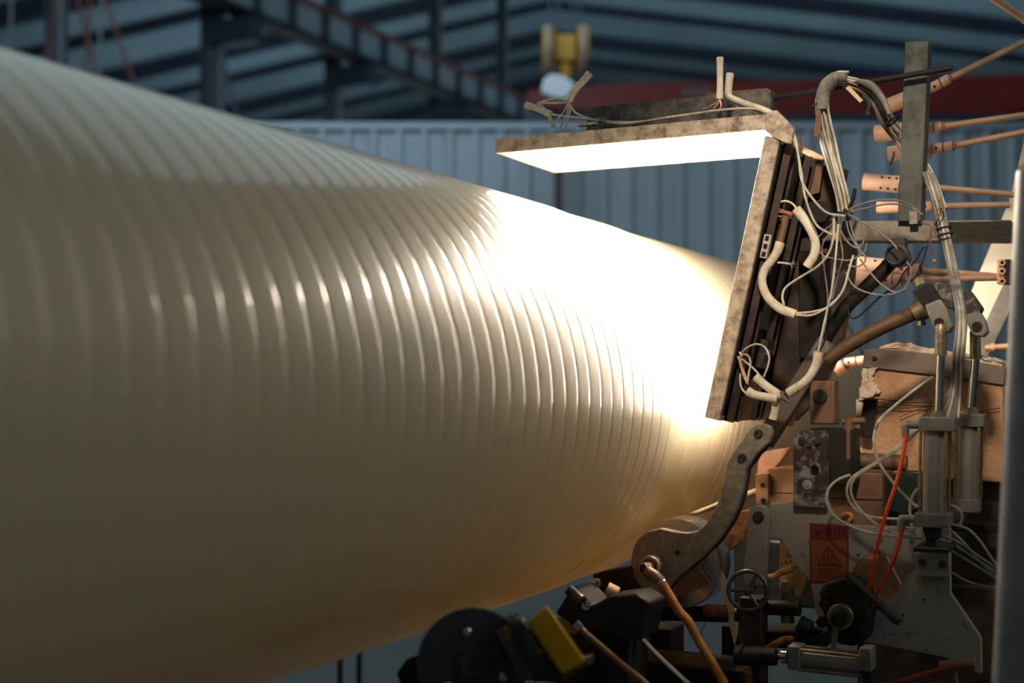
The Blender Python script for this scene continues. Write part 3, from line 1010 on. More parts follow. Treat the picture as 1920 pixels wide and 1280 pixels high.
out = rnd(1501, 820, 13, 180, 270) + rnd(1538, 820, 13, 270, 360) + [(1550, 952), (1487, 950)]
slot = rnd(1524, 878, 5, 180, 270, 3) + rnd(1530, 878, 5, 270, 360, 3) + [(1535, 891), (1519, 891)]
b = MB().prism(T(out, 3.0), AX * 0.018, [T(slot, 3.0)])
part('slotted_plate', b, PLATE_GREASY, tpn, bevel=0.0008)
for x, y in ((1504, 826), (1533, 827), (1517, 834)):
    b = MB().hexa(Q(x, y, 3.0), V((0, -1, 0)), 0.0085 if y < 830 else 0.005, 0.007)
    part('bolt', b, BOLT, tpn)
b = MB().lathe(Q(1514, 909, 3.0), V((0, -1, 0)), [(0, 0.0115), (0.003, 0.0115), (0.004, 0.010), (0.004, 0.001)], 20)
part('plug', b, PLATE_GREY, tpn)

# ------------------------------------------------------------------ main carriage plate
mp = thing('carriage_plate', 'large grey-green machine side plate with a round hole and red warning label', 'plate', Q(1640, 1260, 3.02))
out = [(1442, 944), (1470, 943), (1486, 940), (1490, 932), (1549, 934), (1556, 952), (1572, 976), (1600, 985), (1781, 990), (1782, 1112), (1839, 1195),
       (1840, 1264), (1774, 1233), (1690, 1216), (1612, 1202), (1560, 1190), (1530, 1150), (1519, 1090), (1490, 1052), (1464, 1010), (1442, 1008)]
hole = [(1644 + 48 * cos(radians(a)), 1085 + 46 * sin(radians(a))) for a in range(0, 360, 12)]
b = MB().prism(T(out, 3.02), AX * 0.02, [T(hole, 3.02)])
part('side_plate', b, PLATE_GREY, mp, bevel=0.0015)
b = MB().prism(T([(1518, 980), (1591, 986), (1591, 1092), (1518, 1092)], 3.0175), AX * 0.0015)
lb = part('warning_label', b, RED_LABEL, mp, 'dark red warning label with black triangle')
b = MB().prism(T([(1521, 1012), (1588, 1014), (1588, 1089), (1521, 1089)], 3.0168), AX * 0.0006)
part('amber_field', b, AMBER_LABEL, lb)
b = MB()


def stroke(pts, wpx, Y=3.0162):
    P = T(pts, Y)
    hw = m(wpx, 1555, 1050, Y)
    for i in range(len(P) - 1):
        b.bar(P[i], P[i + 1], 0.0006, hw, AX)


stroke([(1553, 1024), (1533, 1058), (1578, 1060), (1553, 1024)], 2.2)
for k in (-7, 0, 7):
    stroke([(1553 + k, 1052), (1551 + k, 1048), (1555 + k, 1044), (1551 + k, 1040), (1554 + k, 1037)], 1.5)
stroke([(1542, 1055), (1567, 1056)], 1.8)
for r_, (xa, xb) in ((1066, (1536, 1574)), (1071, (1533, 1577)), (1076, (1536, 1574)), (1081, (1534, 1570))):
    x = xa
    while x < xb:
        wd = random.choice((3, 4, 5))
        stroke([(x, r_), (min(xb, x + wd), r_)], 1.8)
        x += wd + 1.8
stroke([(1527, 990), (1534, 1003), (1541, 991)], 1.8)
x = 1548
while x < 1584:
    stroke([(x, 991), (x + 4, 991)], 1.5)
    stroke([(x, 997), (x + 4.5, 997.5)], 1.5)
    stroke([(x + 2, 988), (x + 2, 1002)], 1.5)
    x += 8
part('printed_marks', b, INK, lb, stuff=True)
# bracket under the front cylinder, on the plate
b = MB().obox(Q(1717, 1080, 3.0), Q(1780, 1082, 3.0) - Q(1717, 1080, 3.0), AX * 0.02, UP * m(50, 1750, 1055, 3.0))
br = part('angle_bracket', b, PLATE_GREY, mp, bevel=0.002)
for x, y in ((1731, 1055), (1767, 1058)):
    b = MB().lathe(Q(x, y, 3.0), V((0, -1, 0)), [(0, 0.0085), (0.002, 0.0085), (0.002, 0.0062), (0.006, 0.0062), (0.006, 0.003), (0.003, 0.0025)], 16)
    part('bolt', b, BOLT, br)
for x, y in ((1732, 1124), (1693, 1153), (1610, 1040), (1649, 1035)):
    part('screw_hole', MB().cyl(Q(x, y, 3.0195), Q(x, y, 3.025), 0.0028, seg=10), HOLE, mp)

# dark machine body behind the plate
mb_ = thing('die_machine', 'dark brown machine body behind the grey-green plate', 'machine', Q(1660, 1300, 3.3))
a0, a1 = Q(1606, 1195, 3.36), Q(1905, 1195, 3.36)
b = MB().obox(V((a0.x, 3.36, 0.0)), V((a1.x - a0.x, 0, 0)), AX * 0.5, UP * (Q(1700, 1090, 3.36).z))
part('lower_housing', b, RUST_DARK, mb_, bevel=0.006)
b = MB().obox(Q(1376, 1130, 3.46), V((Q(1530, 1130, 3.46).x - Q(1376, 1130, 3.46).x, 0, 0)), AX * 0.12, UP * m(120, 1400, 1080, 3.46))
part('side_housing', b, BLACK_RUBBER, mb_, bevel=0.006)
b = MB().prism(T([(1596, 1010), (1700, 1010), (1700, 1140), (1596, 1140)], 3.14), AX * 0.02)
part('inner_panel', b, mat('tan_inner_panel', (0.42, 0.30, 0.17), 0.5, dirt=(0.3, 0.17, 0.09), damt=0.45, dscale=10, soft=0.2), mb_, 'tan panel seen through the round hole')
b = MB().prism(T([(1648, 1036), (1662, 1042), (1690, 1096), (1682, 1108), (1650, 1072), (1643, 1050)], 3.10), AX * 0.012)
part('inner_cam', b, COPPERY, mb_, bevel=0.002)
b = MB().obox(Q(1552, 988, 3.18), V((Q(1655, 988, 3.18).x - Q(1552, 988, 3.18).x, 0, 0)), AX * 0.16, UP * m(104, 1600, 940, 3.18))
part('die_housing', b, COPPERY_DK, mb_, bevel=0.003)
b = MB().obox(Q(1552, 934, 3.178), V((Q(1655, 934, 3.178).x - Q(1552, 934, 3.178).x, 0, 0)), AX * 0.003, UP * 0.002)
part('joint_line', b, HOLE, mb_)
b = MB().cyl(Q(1588, 862, 3.22), Q(1700, 868, 3.22), 0.019)
b.cyl(Q(1600, 862, 3.22), Q(1612, 862, 3.22), 0.024)
part('greasy_shaft', b, COPPERY_DK, mb_)
b = MB().tube(T([(1578, 965), (1590, 962), (1597, 968), (1592, 976)], 3.165), 0.004, 8, 4)
part('eye_bolt', b, ORANGE_RUST, mb_)
mo = thing('green_motor', 'small dark green motor behind the air cylinder hoses', 'motor', Q(1690, 980, 3.25))
b = MB().lathe(Q(1690, 925, 3.22), AX, [(0, 0.02), (0.0, 0.046), (0.01, 0.05), (0.10, 0.05)], 28)
part('motor_body', b, MOTOR_GREEN, mo)
b = MB().box(Q(1712, 900, 3.27), 0.05, 0.05, 0.045)
part('terminal_box', b, MOTOR_GREEN, mo, bevel=0.004)
b = MB().obox(Q(1668, 990, 3.23), V((0.24, 0, 0)), AX * 0.08, UP * 0.02)
part('motor_foot', b, BLACK_STEEL, mo, bevel=0.003)

# perforated guard
pg = thing('perforated_guard', 'yellowish perforated guard plate peeping through the notch of the grey-green plate', 'guard', Q(1475, 1120, 3.12))
out = [(1462, 1004), (1468, 1012), (1512, 1086), (1500, 1118), (1462, 1118)]
hl = []
for x, y in ((1476, 1041), (1483, 1043), (1474, 1054), (1482, 1053), (1466, 1058)):
    hl.append(T([(x + 2.6 * cos(radians(a)), y + 3.4 * sin(radians(a))) for a in range(0, 360, 45)], 3.12))
b = MB().prism(T(out, 3.12), AX * 0.004, hl)
part('guard_plate', b, mat('yellowish_paint', (0.62, 0.44, 0.22), 0.55, dirt=(0.3, 0.16, 0.06), damt=0.4, dscale=22), pg)
b = MB().tube(T([(1432, 1082), (1448, 1082), (1462, 1074), (1482, 1066), (1494, 1058)], 3.06), 0.0075, 8, 4).jitter(0.0009)
part('melted_drip', b, mat('amber_melt', (0.55, 0.32, 0.10), 0.4, dirt=(0.3, 0.15, 0.04), damt=0.4, dscale=40), pg, 'amber melted drip')
b = MB().lathe(Q(1476, 1086, 3.09), UP * -1, [(0, 0.004), (0.004, 0.014), (0.03, 0.018), (0.055, 0.014), (0.10, 0.016)], 18)
part('brass_knob', b, BRASSY, pg)

# lever with rounded top
ll = thing('link_lever', 'grey-green upright link with rounded top and one bolt, left of the plate', 'lever', Q(1412, 1098, 2.98))
out = rnd(1422, 967, 20, 180, 360, 10) + [(1440, 1000), (1436, 1060), (1434, 1098), (1393, 1098), (1395, 1060), (1401, 1000)]
b = MB().prism(T(out, 2.98), AX * 0.02)
part('link_plate', b, PLATE_GREY, ll, bevel=0.002)
c = Q(1422, 969, 2.98)
b = MB().lathe(c, V((0, -1, 0)), [(0, 0.013), (0.002, 0.013), (0.002, 0.001)], 20)
b.hexa(c - AX * 0.002, V((0, -1, 0)), 0.0105, 0.007)
part('bolt', b, BOLT, ll)

# hand wheel
hw = thing('hand_wheel', 'dark metal hand wheel with three spokes', 'wheel', Q(1402, 1107, 2.9))
c = Q(1402, 1107, 2.90)
axv = V((0.12, -1, 0.05)).normalized()
R_ = m(36, 1402, 1107, 2.9)
GUN = mat('gun_metal', (0.16, 0.15, 0.15), 0.28, 0.8)
part('rim', MB().torus(c, axv, R_, 0.0050, 48, 12), GUN, hw)
b = MB().lathe(c - axv * 0.012, axv, [(0, 0.011), (0.02, 0.011), (0.024, 0.009), (0.026, 0.001)], 24)
part('hub', b, GUN, hw)
u_, v_ = ortho(axv)
for a in (180, 60, -55):
    d = RGT * cos(radians(a)) + UP * sin(radians(a))
    d = (d - axv * d.dot(axv)).normalized()
    part('spoke', MB().cyl(c + d * 0.008, c + d * (R_ - 0.002), 0.0042, seg=10), GUN, hw)
b = MB().cyl(c - axv * 0.075, c - axv * 0.008, 0.008)
part('spindle', b, BLACK_STEEL, hw)

# valve knob group
vk = thing('lever_valve', 'black greasy valve body with round ringed knob and lever handle', 'valve', Q(1577, 1200, 2.95))
b = MB().prism(T([(1545, 1092), (1585, 1080), (1622, 1100), (1630, 1150), (1622, 1200), (1600, 1212), (1572, 1208), (1550, 1178), (1540, 1140), (1534, 1112)], 2.93), AX * 0.085)
part('valve_body', b, BLACK_STEEL, vk, bevel=0.008)
c = Q(1577, 1154, 2.93)
b = MB().lathe(c, V((0.1, -1, 0)), [(0, 0.028), (0.016, 0.028), (0.018, 0.026), (0.018, 0.021)], 30)
part('knob_collar', b, BRASSY, vk, 'brassy ring collar')
b = MB().lathe(c - AX * 0.014, V((0.1, -1, -0.05)), [(0, 0.019), (0.018, 0.019), (0.03, 0.016), (0.03, 0.009), (0.034, 0.009), (0.034, 0.001)], 26)
part('knob', b, BLACK_STEEL, vk)
b = MB().cyl(Q(1590, 1078, 2.90), Q(1660, 1142, 2.88), 0.0075)
b.cyl(Q(1648, 1131, 2.884), Q(1686, 1166, 2.872), 0.0105)
part('lever_handle', b, BLACK_RUBBER, vk)
for x, y, rr in ((1548, 1130, 0.013), (1556, 1110, 0.012), (1602, 1100, 0.014), (1612, 1178, 0.012), (1543, 1165, 0.013)):
    b = MB().hexa(Q(x, y, 2.935), V((0, -1, 0)), rr, 0.016)
    part('nut', b, BLACK_STEEL, vk, bevel=0.001)
b = MB().prism(T([(1562, 1176), (1572, 1177), (1564, 1240), (1554, 1240)], 2.895), AX * 0.006)
part('shift_lever', b, BRASSY, vk, bevel=0.001)
b = MB().ball(Q(1557, 1246, 2.892), 0.0125, 20)
part('ball_knob', b, BLACK_STEEL, vk)

# ------------------------------------------------------------------ air cylinders
def aircyl(label, cx, top, capb, b0, b1, Y, wcap, wbar, rod_x, rod_top, loc, lean=0.0):
    root = thing('air_cylinder', label, 'cylinder', loc, 'upright air cylinders')
    k = m(1, cx, top, Y)

    def blk(nm, xa, xb, ya, yb, mt, dep, dy=0.0, bev=0.002):
        p = Q(xa, yb, Y + dy)
        b = MB().obox(p, V((k * (xb - xa), 0, 0)), AX * dep, UP * (k * (yb - ya)))
        return part(nm, b, mt, root, bevel=bev)
    wc = wcap / 2
    blk('end_cap', cx - wc, cx + wc, top, capb, ALU_CAP, k * wcap)
    blk('end_cap', cx - wc - 8, cx + wc - 10, b0, b1, ALU_CAP, k * wcap)
    c0, c1 = Q(cx - 0, capb, Y + k * wc), Q(cx - 6, b0, Y + k * wc)
    c1.x = c0.x - k * 4
    b = MB().cyl(c0, c1, k * wbar / 2, seg=32)
    part('barrel', b, ALU, root)
    for sx in (-1, 1):
        for sy in (0.1, 0.9):
            p = c0 + V((sx * k * (wbar / 2 + 2), (sy - 0.5) * k * wcap, 0))
            q = c1 + V((sx * k * (wbar / 2 + 2), (sy - 0.5) * k * wcap, 0))
            part('tie_rod', MB().cyl(p, q, 0.0034, seg=10), BRASSY, root)
    b = MB().lathe(Q(rod_x, top, Y + k * wc), UP, [(0, 0.016), (0.008, 0.016), (0.01, 0.0135), (0.014, 0.0135)], 24)
    part('gland', b, BRASSY, root)
    return root, k


FY = 2.86
fc, k = aircyl('grey front air cylinder standing upright beside the orange tubes', 1754, 782, 808, 962, 988, FY, 64, 42, 1759, 672, Q(1748, 1030, FY))
r0 = Q(1760, 781, FY + 0.032)
r1 = r0 + V((Q(1764, 668, FY).x - Q(1760, 781, FY).x, 0, m(116, 1760, 720, FY)))
part('piston_rod', MB().cyl(r0, r1, 0.0088, seg=20), CHROME, fc)
b = MB().lathe(r1, UP, [(0, 0.011), (0.0, 0.013), (0.008, 0.013), (0.008, 0.0118), (0.062, 0.0118), (0.066, 0.009)], 20)
part('rod_end', b, BRASSY, fc)
b = MB().prism(T([(1729, 988), (1762, 988), (1760, 1012), (1736, 1012)], FY + 0.012), AX * 0.04)
b.obox(Q(1712, 1034, FY + 0.0), V((k * 64, 0, 0)), AX * 0.13, UP * (k * 9))
b.cyl(Q(1746, 1020, FY + 0.02), Q(1746, 1020, FY + 0.06), 0.012)
part('foot', b, BLACK_STEEL, fc, bevel=0.002)
b = MB().obox(Q(1712, 1027, FY - 0.001), V((k * 63, 0, 0)), AX * 0.002, UP * 0.003)
part('foot_edge', b, CHROME, fc)
for x, y in ((1700, 796), (1692, 972)):
    p = Q(x, y, FY + 0.03)
    b = MB().tube([p + V((0.03, 0, 0)), p, p + V((-0.002, 0, -0.004)), p + V((-0.003, -0.001, -0.02))], 0.0085, 12, 4)
    b.cyl(p + V((-0.003, -0.001, -0.016)), p + V((-0.003, -0.001, -0.028)), 0.0068)
    part('elbow_fitting', b, ALU_CAP, fc)
RY = 3.06
rc, k2 = aircyl('grey rear air cylinder half hidden behind the front one', 1817, 776, 800, 935, 960, RY, 50, 38, 1822, 676, Q(1815, 1000, RY))
r0 = Q(1820, 775, RY + 0.03)
r1 = r0 + V((Q(1829, 674, RY).x - Q(1820, 775, RY).x, 0, m(103, 1820, 720, RY)))
part('piston_rod', MB().cyl(r0, r1, 0.009, seg=20), CHROME, rc)
b = MB().lathe(r1, UP, [(0, 0.011), (0.0, 0.013), (0.008, 0.013), (0.008, 0.0118), (0.06, 0.0118), (0.064, 0.009)], 20)
part('rod_end', b, BRASSY, rc)

# crank head above the cylinders
ch = thing('crank_head', 'grey crank head joining both upright piston rods', 'crank', Q(1770, 560, 3.0))
b = MB().prism(T([(1742, 531), (1752, 527), (1819, 546), (1841, 577), (1837, 586), (1809, 593), (1760, 568)], 3.0), AX * 0.05)
part('crank_body', b, PLATE_GREASY, ch, bevel=0.003)
b = MB().prism(T([(1710, 546), (1740, 529), (1764, 563), (1733, 580)], 2.9), AX * 0.06)
part('black_cap', b, BLACK_STEEL, ch, bevel=0.003)
b = MB().cyl(Q(1727, 534, 2.92), Q(1722, 522, 2.92), 0.011, seg=6)
part('bolt', b, BRASSY, ch)
FORK = mat('grey_fork', (0.30, 0.28, 0.25), 0.42, 0.3, dirt=(0.12, 0.09, 0.07), damt=0.4, dscale=14)
for pts, Y, cx, cy in (([(1734, 572), (1762, 560), (1775, 580), (1786, 612), (1779, 622), (1764, 624), (1750, 616)], 2.89, 1761, 605),
                       ([(1807, 590), (1836, 584), (1846, 600), (1852, 622), (1843, 631), (1828, 630), (1820, 622)], 2.99, 1832, 612)):
    b = MB().prism(T(pts, Y), AX * 0.04)
    f = part('fork', b, FORK, ch, bevel=0.003)
    b = MB().cyl(Q(cx, cy, Y - 0.004), Q(cx, cy, Y + 0.05), 0.0105, seg=16)
    part('pin', b, BLACK_STEEL, f)
    b = MB().cyl(Q(cx + 2, cy + 8, Y + 0.02), Q(cx + 3, cy + 18, Y + 0.02), 0.0135, seg=16)
    part('collar', b, BLACK_STEEL, f)

# horizontal air cylinder at the bottom
hc = thing('air_cylinder', 'grey horizontal air cylinder below the valve, with short bright rod', 'cylinder', Q(1550, 1255, 2.86))
Yh = 2.86
kh = m(1, 1550, 1230, Yh)
b = MB().obox(Q(1476, 1255, Yh), V((kh * 25, 0, 0)), AX * 0.05, UP * (kh * 45))
part('end_cap', b, ALU_CAP, hc, bevel=0.003)
b = MB().obox(Q(1611, 1258, Yh), V((kh * 22, 0, 0)), AX * 0.05, UP * (kh * 43))
part('end_cap', b, ALU_CAP, hc, bevel=0.003)
c0 = Q(1501, 1233, Yh + 0.025)
c1 = V((Q(1611, 1233, Yh).x, Yh + 0.025, c0.z - 0.002))
part('barrel', MB().cyl(c0, c1, 0.0215, seg=28), ALU, hc)
for dz in (0.021, -0.021):
    for dy in (-0.02, 0.02):
        part('tie_rod', MB().cyl(c0 + V((0, dy, dz)), c1 + V((0, dy, dz)), 0.0038, seg=10), BRASSY, hc)
b = MB().lathe(Q(1476, 1231, Yh + 0.025), V((-1, 0, 0)), [(0, 0.015), (0.012, 0.015), (0.013, 0.008), (0.014, 0.0075), (0.034, 0.0075)], 20)
part('piston_rod', b, CHROME, hc)
b = MB().cyl(Q(1455, 1231, Yh + 0.025), Q(1380, 1228, Yh + 0.025), 0.019, 0.022)
b.torus(Q(1393, 1226, Yh + 0.02), V((1, -0.2, 0)), 0.020, 0.003, 24, 8)
part('rod_clevis', b, BLACK_STEEL, hc)
b = MB().obox(Q(1618, 1290, Yh + 0.01), V((kh * 14, 0, 0)), AX * 0.03, UP * 0.04)
part('foot', b, BLACK_STEEL, hc)

# orange air tubes
solo('air_tube', MB().tube([Q(1699, 812, 2.885), Q(1694, 850, 2.88), Q(1679, 910, 2.87), Q(1662, 960, 2.87), Q(1645, 1020, 2.88), Q(1632, 1090, 2.91), Q(1624, 1130, 2.95)], 0.0042, 10, 6),
     AIR_ORANGE, 'long bright orange air tube from the top elbow of the front cylinder', 'tube', Q(1699, 812, 2.885))
solo('air_tube', MB().tube([Q(1691, 988, 2.885), Q(1683, 1030, 2.89), Q(1667, 1068, 2.91), Q(1648, 1104, 2.93), Q(1636, 1135, 2.96)], 0.0042, 10, 6),
     AIR_ORANGE, 'short orange air tube from the lower elbow of the front cylinder', 'tube', Q(1691, 988, 2.885))
AIR_RED = mat('dull_red_tube', (0.26, 0.03, 0.015), 0.4)
solo('air_tube', MB().tube(T([(1590, 1085), (1612, 1098), (1632, 1115), (1646, 1138)], 2.96), 0.0055, 10, 6),
     AIR_RED, 'dull red tube bending from the valve toward the round hole', 'tube', Q(1590, 1085, 2.96))
solo('air_tube', MB().tube(T([(1640, 1290), (1690, 1276), (1740, 1262), (1775, 1253)], 2.95), 0.0065, 10, 6),
     AIR_RED, 'dull red tube along the bottom edge below the plate', 'tube', Q(1700, 1275, 2.95))
b = MB().cyl(Q(1762, 1248, 2.96), Q(1828, 1244, 2.96), 0.011)
b.cyl(Q(1790, 1256, 2.96), Q(1793, 1300, 2.96), 0.006)
solo('brown_manifold', b, COPPERY_DK, 'brown short manifold pipe at the lower right plate corner', 'pipe', Q(1795, 1246, 2.96))

# ------------------------------------------------------------------ right side frame
ps = thing('square_post', 'dark grey-green square steel post among the gas burners', 'post', Q(1705, 412, 3.2))
b = MB()
p0, p1 = Q(1683, 415, 3.2), Q(1697, 78, 3.2)
wv = Q(1727, 415, 3.2) - p0
b.obox(p0, wv, AX * 0.055, p1 - p0)
part('square_tube', b, POST_GREY, ps, bevel=0.002)
b = MB().obox(Q(1705, 420, 3.19), V((0.018, 0, 0)), AX * 0.01, UP * 0.03)
part('weld_tab', b, PLATE_GREY, ps)
fb = thing('frame_beam', 'greasy grey horizontal frame beam with blackened right half', 'beam', Q(1740, 453, 3.22))
q0, q1 = Q(1540, 452, 3.22), Q(1896, 452, 3.22)
b = MB().obox(q0, q1 - q0, AX * 0.06, UP * m(39, 1700, 430, 3.22))
part('square_tube', b, BEAM_GREY, fb, bevel=0.002)
b = MB().obox(Q(1775, 453, 3.2165), Q(1896, 452, 3.2165) - Q(1775, 453, 3.2165), AX * 0.003, UP * m(37, 1800, 430, 3.22))
part('grease_cake', b, mat('caked_grease', (0.012, 0.010, 0.008), 0.7, dirt=(0.05, 0.038, 0.028), damt=0.35, dscale=26, bump=0.8), fb, 'black caked grease')
b = MB().cyl(Q(1415, 190, 3.17), Q(1786, 127, 3.17), 0.0068, seg=12)
rd = solo('black_rod', b, BLACK_STEEL, 'thin black rod carrying the cable bundle to the square post', 'rod', Q(1600, 158, 3.17))

# burners
BI = 0


def burner(label, n0, n1, c0, c1, e, Y0, Y1, rn, rc, rp, holes=False, loc=None):
    N0, N1 = Q(n0[0], n0[1], Y0), Q(n1[0], n1[1], Y0)
    root = thing('gas_burner', label, 'burner', N0, 'gas burners aimed at the mandrel')
    b = MB().pipe(N0, N1, rn, rn * 0.22, 24)
    b.cyl(N1 - (N1 - N0).normalized() * 0.004, N1, rn * 0.98, seg=24)
    part('nozzle', b, BURNER, root)
    d = (N1 - N0).normalized()
    b = MB().cyl(N0 + d * 0.03, N0 + d * 0.032, rn * 0.76)
    part('nozzle_mouth', b, HOLE, root)
    if c0:
        C0, C1 = Q(c0[0], c0[1], Y0), Q(c1[0], c1[1], Y0)
        dd = (C1 - C0)
        b = MB().lathe(C0, dd, [(0, rc * 0.96), (0.001, rc), (dd.length * 0.46, rc), (dd.length * 0.48, rc * 0.9), (dd.length * 0.52, rc * 0.9), (dd.length * 0.54, rc), (dd.length * 0.93, rc), (dd.length * 0.94, rc * 0.85), (dd.length, rc * 0.8)], 22)
        b.cyl(N1 - d * 0.001, C0 + dd * 0.02, rc * 0.92)
        part('collar', b, BURNER, root)
        b = MB().torus(C0 + dd * 0.5, dd, rc * 0.9, rc * 0.1, 22, 6)
        part('collar_groove', b, HOLE, root)
        b = MB().torus(C0 + dd * 0.94, dd, rc * 0.9, rc * 0.12, 22, 6)
        part('collar_groove', b, HOLE, root)
        b = MB()
        cc = C0 + dd * 0.2
        toc = (EYE - cc)
        toc = (toc - dd.normalized() * toc.dot(dd.normalized())).normalized()
        b.cyl(cc + toc * (rc * 0.9) , cc + toc * (rc * 1.02), rc * 0.28, seg=12)
        part('collar_hole', b, HOLE, root)
        s0 = C1
    else:
        s0 = N1
    if holes:
        b = MB()
        toc = (EYE - N1)
        toc = (toc - d * toc.dot(d)).normalized()
        sd = d.cross(toc).normalized()
        for r_ in (-0.72, 0.62):
            for k in (0.52, 0.72, 0.92):
                c = N0 + (N1 - N0) * k
                nrm = (toc * cos(r_) + sd * sin(r_)).normalized()
                b.cyl(c + nrm * (rn * 0.9), c + nrm * (rn * 1.012), rn * 0.17, seg=10)
        part('air_hole', b, HOLE, root)
    if e:
        E0 = Q(e[0], e[1], Y1)
        part('supply_pipe', MB().cyl(s0, E0, rp, seg=14), BURNER_PIPE, root)
    return root


burner('uppermost gas burner, its supply pipe slanting steeply up to the right', (1668, 198), (1738, 170), (1745, 166), (1783, 146), (1990, 44), 3.55, 3.75, 0.020, 0.0135, 0.0085)
burner('second gas burner from the top, behind the upper cable bundle', (1641, 251), (1728, 242), (1734, 241), (1769, 237), (1990, 206), 3.55, 3.75, 0.022, 0.013, 0.0085)
burner('third gas burner from the top, half hidden by the square post', (1666, 290), (1746, 280), (1748, 279), (1790, 273), (1990, 234), 3.5, 3.7, 0.021, 0.0125, 0.0085)
burner('gas burner with two rows of air holes, left of the square post', (1620, 340), (1688, 346), (1690, 347), (1756, 352), (1902, 365), 3.55, 3.7, 0.0225, 0.010, 0.0085, True)
burner('small gas burner just above the greasy frame beam', (1645, 389), (1700, 388), (1728, 387), (1771, 386), (1892, 384), 3.6, 3.7, 0.0165, 0.0125, 0.0085)
burner('broad pale gas burner behind the round black joint', (1604, 496), (1678, 503), (1684, 503), (1726, 507), (1872, 519), 3.5, 3.645, 0.0225, 0.0165, 0.0095, True)
burner('lower pale gas burner crossing behind the black lever', (1604, 522), (1648, 525), (1654, 525), (1694, 525), (1880, 520), 3.46, 3.65, 0.020, 0.0145, 0.0085)
burner('short gas burner poking out left of the plastered box', (1566, 692), (1582, 683), (1584, 680), (1628, 674), (1700, 668), 3.6, 3.62, 0.022, 0.0125, 0.0085)
b = MB().cyl(Q(1856, -8, 3.5), Q(1990, 84, 3.5), 0.010, seg=14)
solo('corner_pipe', b, BURNER_PIPE, 'brassy pipe crossing the top right corner', 'pipe', Q(1900, 24, 3.5))
b = MB().cyl(Q(1848, 652, 3.9), Q(1960, 645, 3.9), 0.009, seg=14)
b.cyl(Q(1858, 652, 3.9), Q(1866, 651, 3.9), 0.013, seg=14)
solo('gas_pipe', b, BURNER_PIPE, 'short brassy pipe above the plastered box, beside the ivory panel', 'pipe', Q(1890, 650, 3.9))

# ivory sloping panel and manifold
iv = thing('ivory_panel', 'ivory sloping sheet panel at the right, behind the burners', 'panel', Q(1850, 660, 3.95))
b = MB().prism(T([(1921, 262), (1990, 262), (1990, 420), (1845, 664), (1808, 664), (1822, 545), (1894, 372)], 3.95), AX * 0.012)
part('sheet', b, IVORY, iv)
b = MB().bar(Q(1925, 480, 3.935), Q(1838, 664, 3.935), 0.045, 0.02, AX)
part('edge_flange', b, ALU_CAP, iv)
b = MB()
p0 = Q(1978, 560, 3.72)
b.obox(V((p0.x, 3.70, 0.0)), V((0.06, 0, 0)), AX * 0.24, UP * (Q(1985, 30, 3.75).z + 0.05))
part('support_post', b, ALU_CAP, iv)
mf = thing('gas_manifold', 'small black manifold block with three hose tails on the ivory panel', 'manifold', Q(1880, 532, 3.7))
b = MB().obox(Q(1869, 532, 3.62), V((m(26, 1880, 510, 3.62), 0, 0)), AX * 0.05, UP * m(46, 1880, 510, 3.62))
part('manifold_block', b, BURNER, mf, bevel=0.003)
b = MB().obox(Q(1883, 532, 3.615), V((m(14, 1880, 510, 3.62), 0, 0)), AX * 0.06, UP * m(46, 1880, 510, 3.62))
part('black_block', b, BLACK_STEEL, mf, bevel=0.003)
for y in (492, 508, 527):
    part('hose_tail', MB().pipe(Q(1879, y, 3.60), Q(1879, y, 3.64), 0.0085, 0.004, 14), BURNER, mf)

# plastered box (insulated die oven)
bo = thing('plastered_box', 'brown plastered oven box with steel band and crumbling top', 'box', Q(1740, 860, 3.35))
f0 = T([(1619, 664), (1880, 692), (1880, 905), (1602, 885), (1606, 800)], 3.33)
b = MB().prism(f0, AX * 0.30)
part('box_body', b, PLASTER, bo, bevel=0.004)
b = MB().prism(T([(1620, 655), (1640, 652), (1760, 664), (1885, 688), (1882, 722), (1760, 704), (1640, 690), (1617, 688)], 3.322), AX * 0.31)
part('steel_band', b, BAND, bo, 'dull steel band', bevel=0.0015)
c = Q(1640, 672, 3.322)
b = MB().lathe(c, V((0, -1, 0)), [(0, 0.006), (0.003, 0.006), (0.003, 0.003), (0.001, 0.002)], 14)
part('rivet', b, CHROME, bo)


def rough(pts, Y, dep, off, amt, n):
    b = MB().prism(T(pts, Y), AX * dep)
    bmesh.ops.triangulate(b.bm, faces=b.bm.faces)
    bmesh.ops.subdivide_edges(b.bm, edges=b.bm.edges, cuts=n, use_grid_fill=True)
    for v in b.bm.verts:
        v.co += V((random.gauss(0, amt), random.gauss(0, amt), random.gauss(0, amt)))
    return b


b = rough([(1646, 656), (1652, 646), (1690, 644), (1725, 652), (1760, 656), (1840, 670), (1878, 676), (1880, 690), (1760, 668)], 3.335, 0.22, 0, 0.0028, 3)
part('crumbling_wool', b, WOOL, bo, 'pale crumbling insulation on top')
b = rough([(1619, 690), (1642, 690), (1634, 706), (1640, 722), (1652, 724), (1650, 738), (1632, 744), (1610, 750), (1614, 720)], 3.318, 0.03, 0, 0.0022, 2)
part('torn_edge', b, WOOL, bo, 'white torn insulation at the left corner')
b = MB().obox(Q(1606, 860, 3.325), V((m(11, 1610, 800, 3.3), 0, 0)), AX * 0.02, UP * m(112, 1610, 800, 3.3))
part('pale_edge', b, WOOL, bo)
hole = [(1622 + 5.2 * cos(radians(a)), 811 + 5.2 * sin(radians(a))) for a in range(0, 360, 36)]
b = MB().prism(T([(1620, 749), (1644, 748), (1637, 786), (1633, 823), (1610, 819), (1613, 790)], 3.29), AX * 0.02, [T(hole, 3.29)])
part('hinge_strap', b, BLACK_STEEL, bo, 'black strap with one hole')
wr = MB()
wr.tube(T([(1612, 745), (1650, 748), (1700, 754), (1750, 755), (1800, 760), (1825, 771), (1875, 765)], 3.318), 0.0011, 6, 4)
